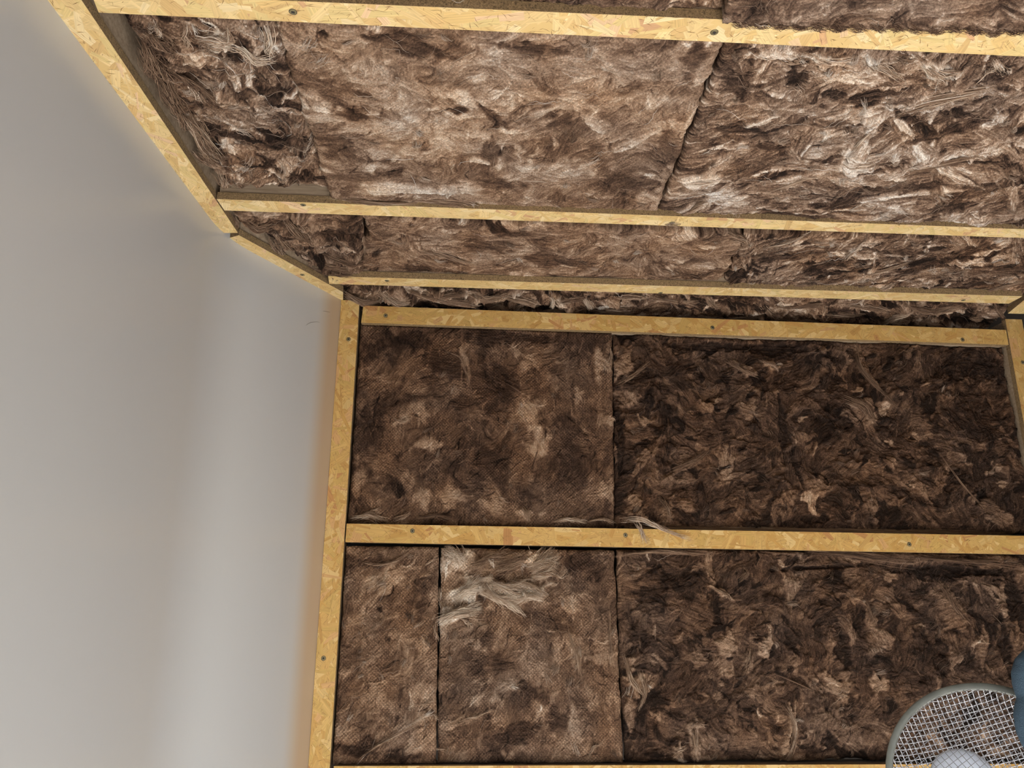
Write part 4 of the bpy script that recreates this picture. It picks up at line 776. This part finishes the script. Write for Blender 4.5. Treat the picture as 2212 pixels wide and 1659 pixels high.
corner('crumpled insulation in the right half of the gap under the ceiling corner', 0.472, xr0, 32,
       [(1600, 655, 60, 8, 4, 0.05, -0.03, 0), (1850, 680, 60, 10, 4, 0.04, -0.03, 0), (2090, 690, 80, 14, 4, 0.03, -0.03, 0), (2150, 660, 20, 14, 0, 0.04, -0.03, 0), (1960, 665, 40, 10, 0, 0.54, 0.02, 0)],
       [([(1410, 645), (1450, 652), (1500, 645)], 0.012, 80, 0.54, 0.026), ([(1450, 685), (1500, 676), (1560, 690), (1630, 685)], 0.008, 80, 0.58, 0.034), ([(1520, 640), (1540, 655), (1550, 665)], 0.010, 50, 0.58, 0.028), ([(1535, 690), (1555, 682), (1580, 700)], 0.010, 50, 0.50, 0.036), ([(1640, 655), (1660, 672), (1680, 690)], 0.012, 70, 0.50, 0.030), ([(1700, 690), (1750, 690), (1795, 698)], 0.007, 60, 0.60, 0.030), ([(1680, 655), (1750, 660), (1800, 655)], 0.014, 90, 0.46, 0.026), ([(1780, 668), (1830, 680), (1870, 685)], 0.008, 60, 0.56, 0.030), ([(1840, 660), (1890, 660), (1920, 665)], 0.014, 90, 0.54, 0.028), ([(1900, 700), (1930, 680), (1970, 665)], 0.006, 50, 0.66, 0.036), ([(1915, 690), (1935, 690), (1950, 685)], 0.010, 60, 0.58, 0.032), ([(1965, 700), (1990, 690), (2005, 690)], 0.012, 80, 0.50, 0.034), ([(1995, 690), (2020, 692), (2042, 708)], 0.007, 50, 0.60, 0.036), ([(1960, 658), (2010, 670), (2070, 662)], 0.014, 90, 0.50, 0.026), ([(2095, 682), (2110, 684), (2125, 692)], 0.008, 50, 0.52, 0.032), ([(2150, 662), (2165, 680), (2170, 705)], 0.010, 60, 0.46, 0.030)])

# bay nearest the camera, above the wide batten
for lab, q, sd, tn, ct, hu, dp in [
    ('brown insulation batt above the wide batten at the top left', [(150, -15), (866, 10), (872, -140), (150, -140)], 41, 0.47, 0.11, 0.0, 0.024),
    ('brown insulation batt above the wide batten, middle of the top edge', [(869, -2), (1562, 34), (1590, -140), (876, -140)], 42, 0.44, 0.11, -0.02, 0.020),
    ('greyish insulation batt sagging over the wide batten at the top right', [(1563, 54), (2300, 76), (2300, -140), (1593, -140)], 43, 0.46, 0.10, -0.26, -0.006)]:
    qq = [ceil_pt(p, dp) for p in q]
    b = Batt(lab, *qq, NC, sd, tone=tn, contrast=ct, strokes=420, size=(0.030, 0.012), ang=0.6, angsd=0.9, amp=0.005, relief=0.004, cloud=0.09, fibre=0.26, ragged=0.005, edge=0.004, skirt=0.05, proj=pc(dp), fibres=260, hue=hu, res=0.0024)
    if sd == 43:
        for x in range(1580, 2212, 42):
            y0 = 54+(x-1563)*0.031
            b.tuft([(x, y0-10), (x+22, y0-3), (x+44, y0+1)], 0.007, 40, 0.42, 0.005, base=0.001, rad=0.0004)

# ------------------------------------------------------------------ round wire mesh cage in front of the wall
def cage():
    y0 = 0.80
    c = depth_pt((2156, 1707), y0)
    zdir = CAM-c; zdir = zdir/np.linalg.norm(zdir)
    zdir = zdir+np.array([0.05, 0.0, 0.07]); zdir /= np.linalg.norm(zdir)
    xdir = np.cross(np.array([0, 0, 1.0]), zdir); xdir /= np.linalg.norm(xdir); ydir = np.cross(zdir, xdir)
    R = 0.0985
    t = thing('wire_mesh_cage', (c[0], c[1], 0.0), 'round double wire mesh cage with a grey rim in the lower right corner', 'mesh cage')
    Wp = lambda x, y, z: c+xdir*x+ydir*y+zdir*z
    # rim: rounded band lathe
    prof = [(R-0.001, 0.0045), (R, 0.004), (R+0.0006, 0.003), (R+0.0006, -0.004), (R, -0.005), (R-0.0055, -0.005), (R-0.006, -0.004), (R-0.006, 0.004), (R-0.0055, 0.0045)]
    K = 96; V, F = [], []
    for i in range(K):
        a = 2*math.pi*i/K
        for r, z in prof: V.append(Wp(r*math.cos(a), r*math.sin(a), z))
    n = len(prof)
    for i in range(K):
        for j in range(n):
            F.append((i*n+j, ((i+1)%K)*n+j, ((i+1)%K)*n+(j+1)%n, i*n+(j+1)%n))
    mesh('rim', V, F, M_RIM, t, smooth=True)
    def dome(name, rot, bulge, pitch, rad, mat, z0):
        paths = []; Rm = R-0.0058
        for fam in (0, 1):
            a0 = rot+fam*math.radians(90)
            k = int(Rm/pitch)
            for i in range(-k, k+1):
                b_ = i*pitch; half = math.sqrt(max(Rm*Rm-b_*b_, 0))
                if half < 0.006: continue
                s = np.linspace(-half, half, max(int(half/0.0035), 6))
                x = s*math.cos(a0)-b_*math.sin(a0); y = s*math.sin(a0)+b_*math.cos(a0)
                rr = np.sqrt(x*x+y*y)/Rm
                z = z0+bulge*np.sqrt(np.clip(1-rr**2.6, 0, 1))+0.0004*np.cos(np.arange(len(s))*math.pi+fam*math.pi)*np.sign(bulge)
                paths.append(c+np.outer(x, xdir)+np.outer(y, ydir)+np.outer(z, zdir))
        VV, QQ, base = [], [], 0
        for P in paths:
            kk = len(P); T = np.gradient(P, axis=0); T /= np.linalg.norm(T, axis=1, keepdims=True)
            A = np.cross(T, zdir); A /= np.linalg.norm(A, axis=1, keepdims=True); Bv = np.cross(T, A)
            for a in range(4): VV.append(P+(A*math.cos(a*math.pi/2)+Bv*math.sin(a*math.pi/2))*rad)
            i = np.arange(kk-1)
            for s_ in range(4):
                s2 = (s_+1) % 4; QQ.append(np.stack([base+s_*kk+i, base+s_*kk+i+1, base+s2*kk+i+1, base+s2*kk+i], 1))
            base += 4*kk
        o = quad_mesh_np(name, np.concatenate(VV), np.concatenate(QQ), mat, t, True)
        o['kind'] = 'stuff'; return o
    o = dome('back_mesh', math.radians(18), -0.050, 0.0050, 0.00042, M_WIRE, -0.004); o['label'] = 'pale domed back mesh'
    o = dome('front_mesh', math.radians(38), 0.022, 0.0053, 0.00029, M_WIRED, 0.003); o['label'] = 'grey front mesh'
    # white rounded disc between the two meshes
    V, F = [], []; K = 48; pr = [(0.0, 0.006), (0.020, 0.0052), (0.028, 0.0035), (0.031, 0.0), (0.028, -0.0035), (0.0, -0.005)]
    dc = depth_pt((2084, 1686), y0); off = dc-c; ox, oy = off@xdir, off@ydir
    for i in range(K):
        a = 2*math.pi*i/K
        for r, z in pr: V.append(Wp(ox+r*math.cos(a), oy+r*math.sin(a), z-0.006))
    n = len(pr)
    for i in range(K):
        for j in range(n-1): F.append((i*n+j, ((i+1)%K)*n+j, ((i+1)%K)*n+j+1, i*n+j+1))
    o = mesh('inner_disc', V, F, M_WHITE, t, smooth=True); o['label'] = 'white rounded disc'
    # soft two-lobed sleeve over the rim
    V, F = [], []; K = 36
    ys = np.linspace(0, 1, 40); py = 1385+ys*(1650-1385)
    rp = np.interp(py, [1385, 1400, 1425, 1455, 1480, 1500, 1510, 1522, 1545, 1580, 1610, 1635, 1650], [2, 26, 45, 52, 50, 45, 41.5, 45, 48, 44, 34, 20, 2])
    for yy, rr_ in zip(py, rp):
        p = depth_pt((2247, yy), y0-0.03); q = depth_pt((2247-rr_, yy), y0-0.03); r = np.linalg.norm(q-p)
        for i in range(K):
            a = 2*math.pi*i/K; V.append(p+xdir*r*math.cos(a)+zdir*r*0.62*math.sin(a))
    for j in range(39):
        for i in range(K): F.append((j*K+i, j*K+(i+1)%K, (j+1)*K+(i+1)%K, (j+1)*K+i))
    o = mesh('sleeve', V, F, M_BLUE, t, smooth=True); o['label'] = 'soft blue-grey two-lobed sleeve'
    # stand below the picture
    bot = c-ydir*(R+0.001)
    V, F = [], []; K = 20
    pl = [bot+ydir*0.004, bot-np.array([0, 0, 0.04]), np.array([bot[0], bot[1]+0.01, 0.03])]
    for p, r in zip(pl, (0.006, 0.010, 0.011)):
        for i in range(K):
            a = 2*math.pi*i/K; V.append(p+np.array([r*math.cos(a), r*math.sin(a), 0]))
    for j in range(2):
        for i in range(K): F.append((j*K+i, j*K+(i+1)%K, (j+1)*K+(i+1)%K, (j+1)*K+i))
    mesh('stand_pole', V, F, M_RIM, t, smooth=True)
    V, F = [], []; K = 40
    for r, z in ((0.0, 0.035), (0.02, 0.034), (0.12, 0.018), (0.14, 0.008), (0.14, 0.0), (0.0, 0.0)):
        for i in range(K):
            a = 2*math.pi*i/K; V.append(np.array([bot[0]+r*math.cos(a), bot[1]+0.01+r*math.sin(a), z]))
    for j in range(5):
        for i in range(K): F.append((j*K+i, j*K+(i+1)%K, (j+1)*K+(i+1)%K, (j+1)*K+i))
    mesh('stand_base', V, F, M_RIM, t, smooth=True)
cage()

# ------------------------------------------------------------------ small marks on the painted wall
dg = (P1-P2)[:2]/np.linalg.norm((P1-P2)[:2]); nl = np.array([dg[1], -dg[0], 0.0])
def on_diag(p):
    r_ = ray(p); q0 = P2.copy(); return CAM+r_*(((q0-CAM)@nl)/(r_@nl))
for pts in ([(660, 703), (670, 697), (685, 695), (690, 697)], [(696, 672), (705, 673), (714, 675)]):
    P = np.array([on_diag(p)+nl*0.0008 for p in pts]); tt = np.linspace(0, 1, len(P)); ts = np.linspace(0, 1, 12)
    P = np.stack([np.interp(ts, tt, P[:, k]) for k in range(3)], 1)
    o = tubes('stray_hair', [P], [0.0004], [np.array([0.2, 0.16, 0.13])], wall_left, kind=None, mat=M_FIB)
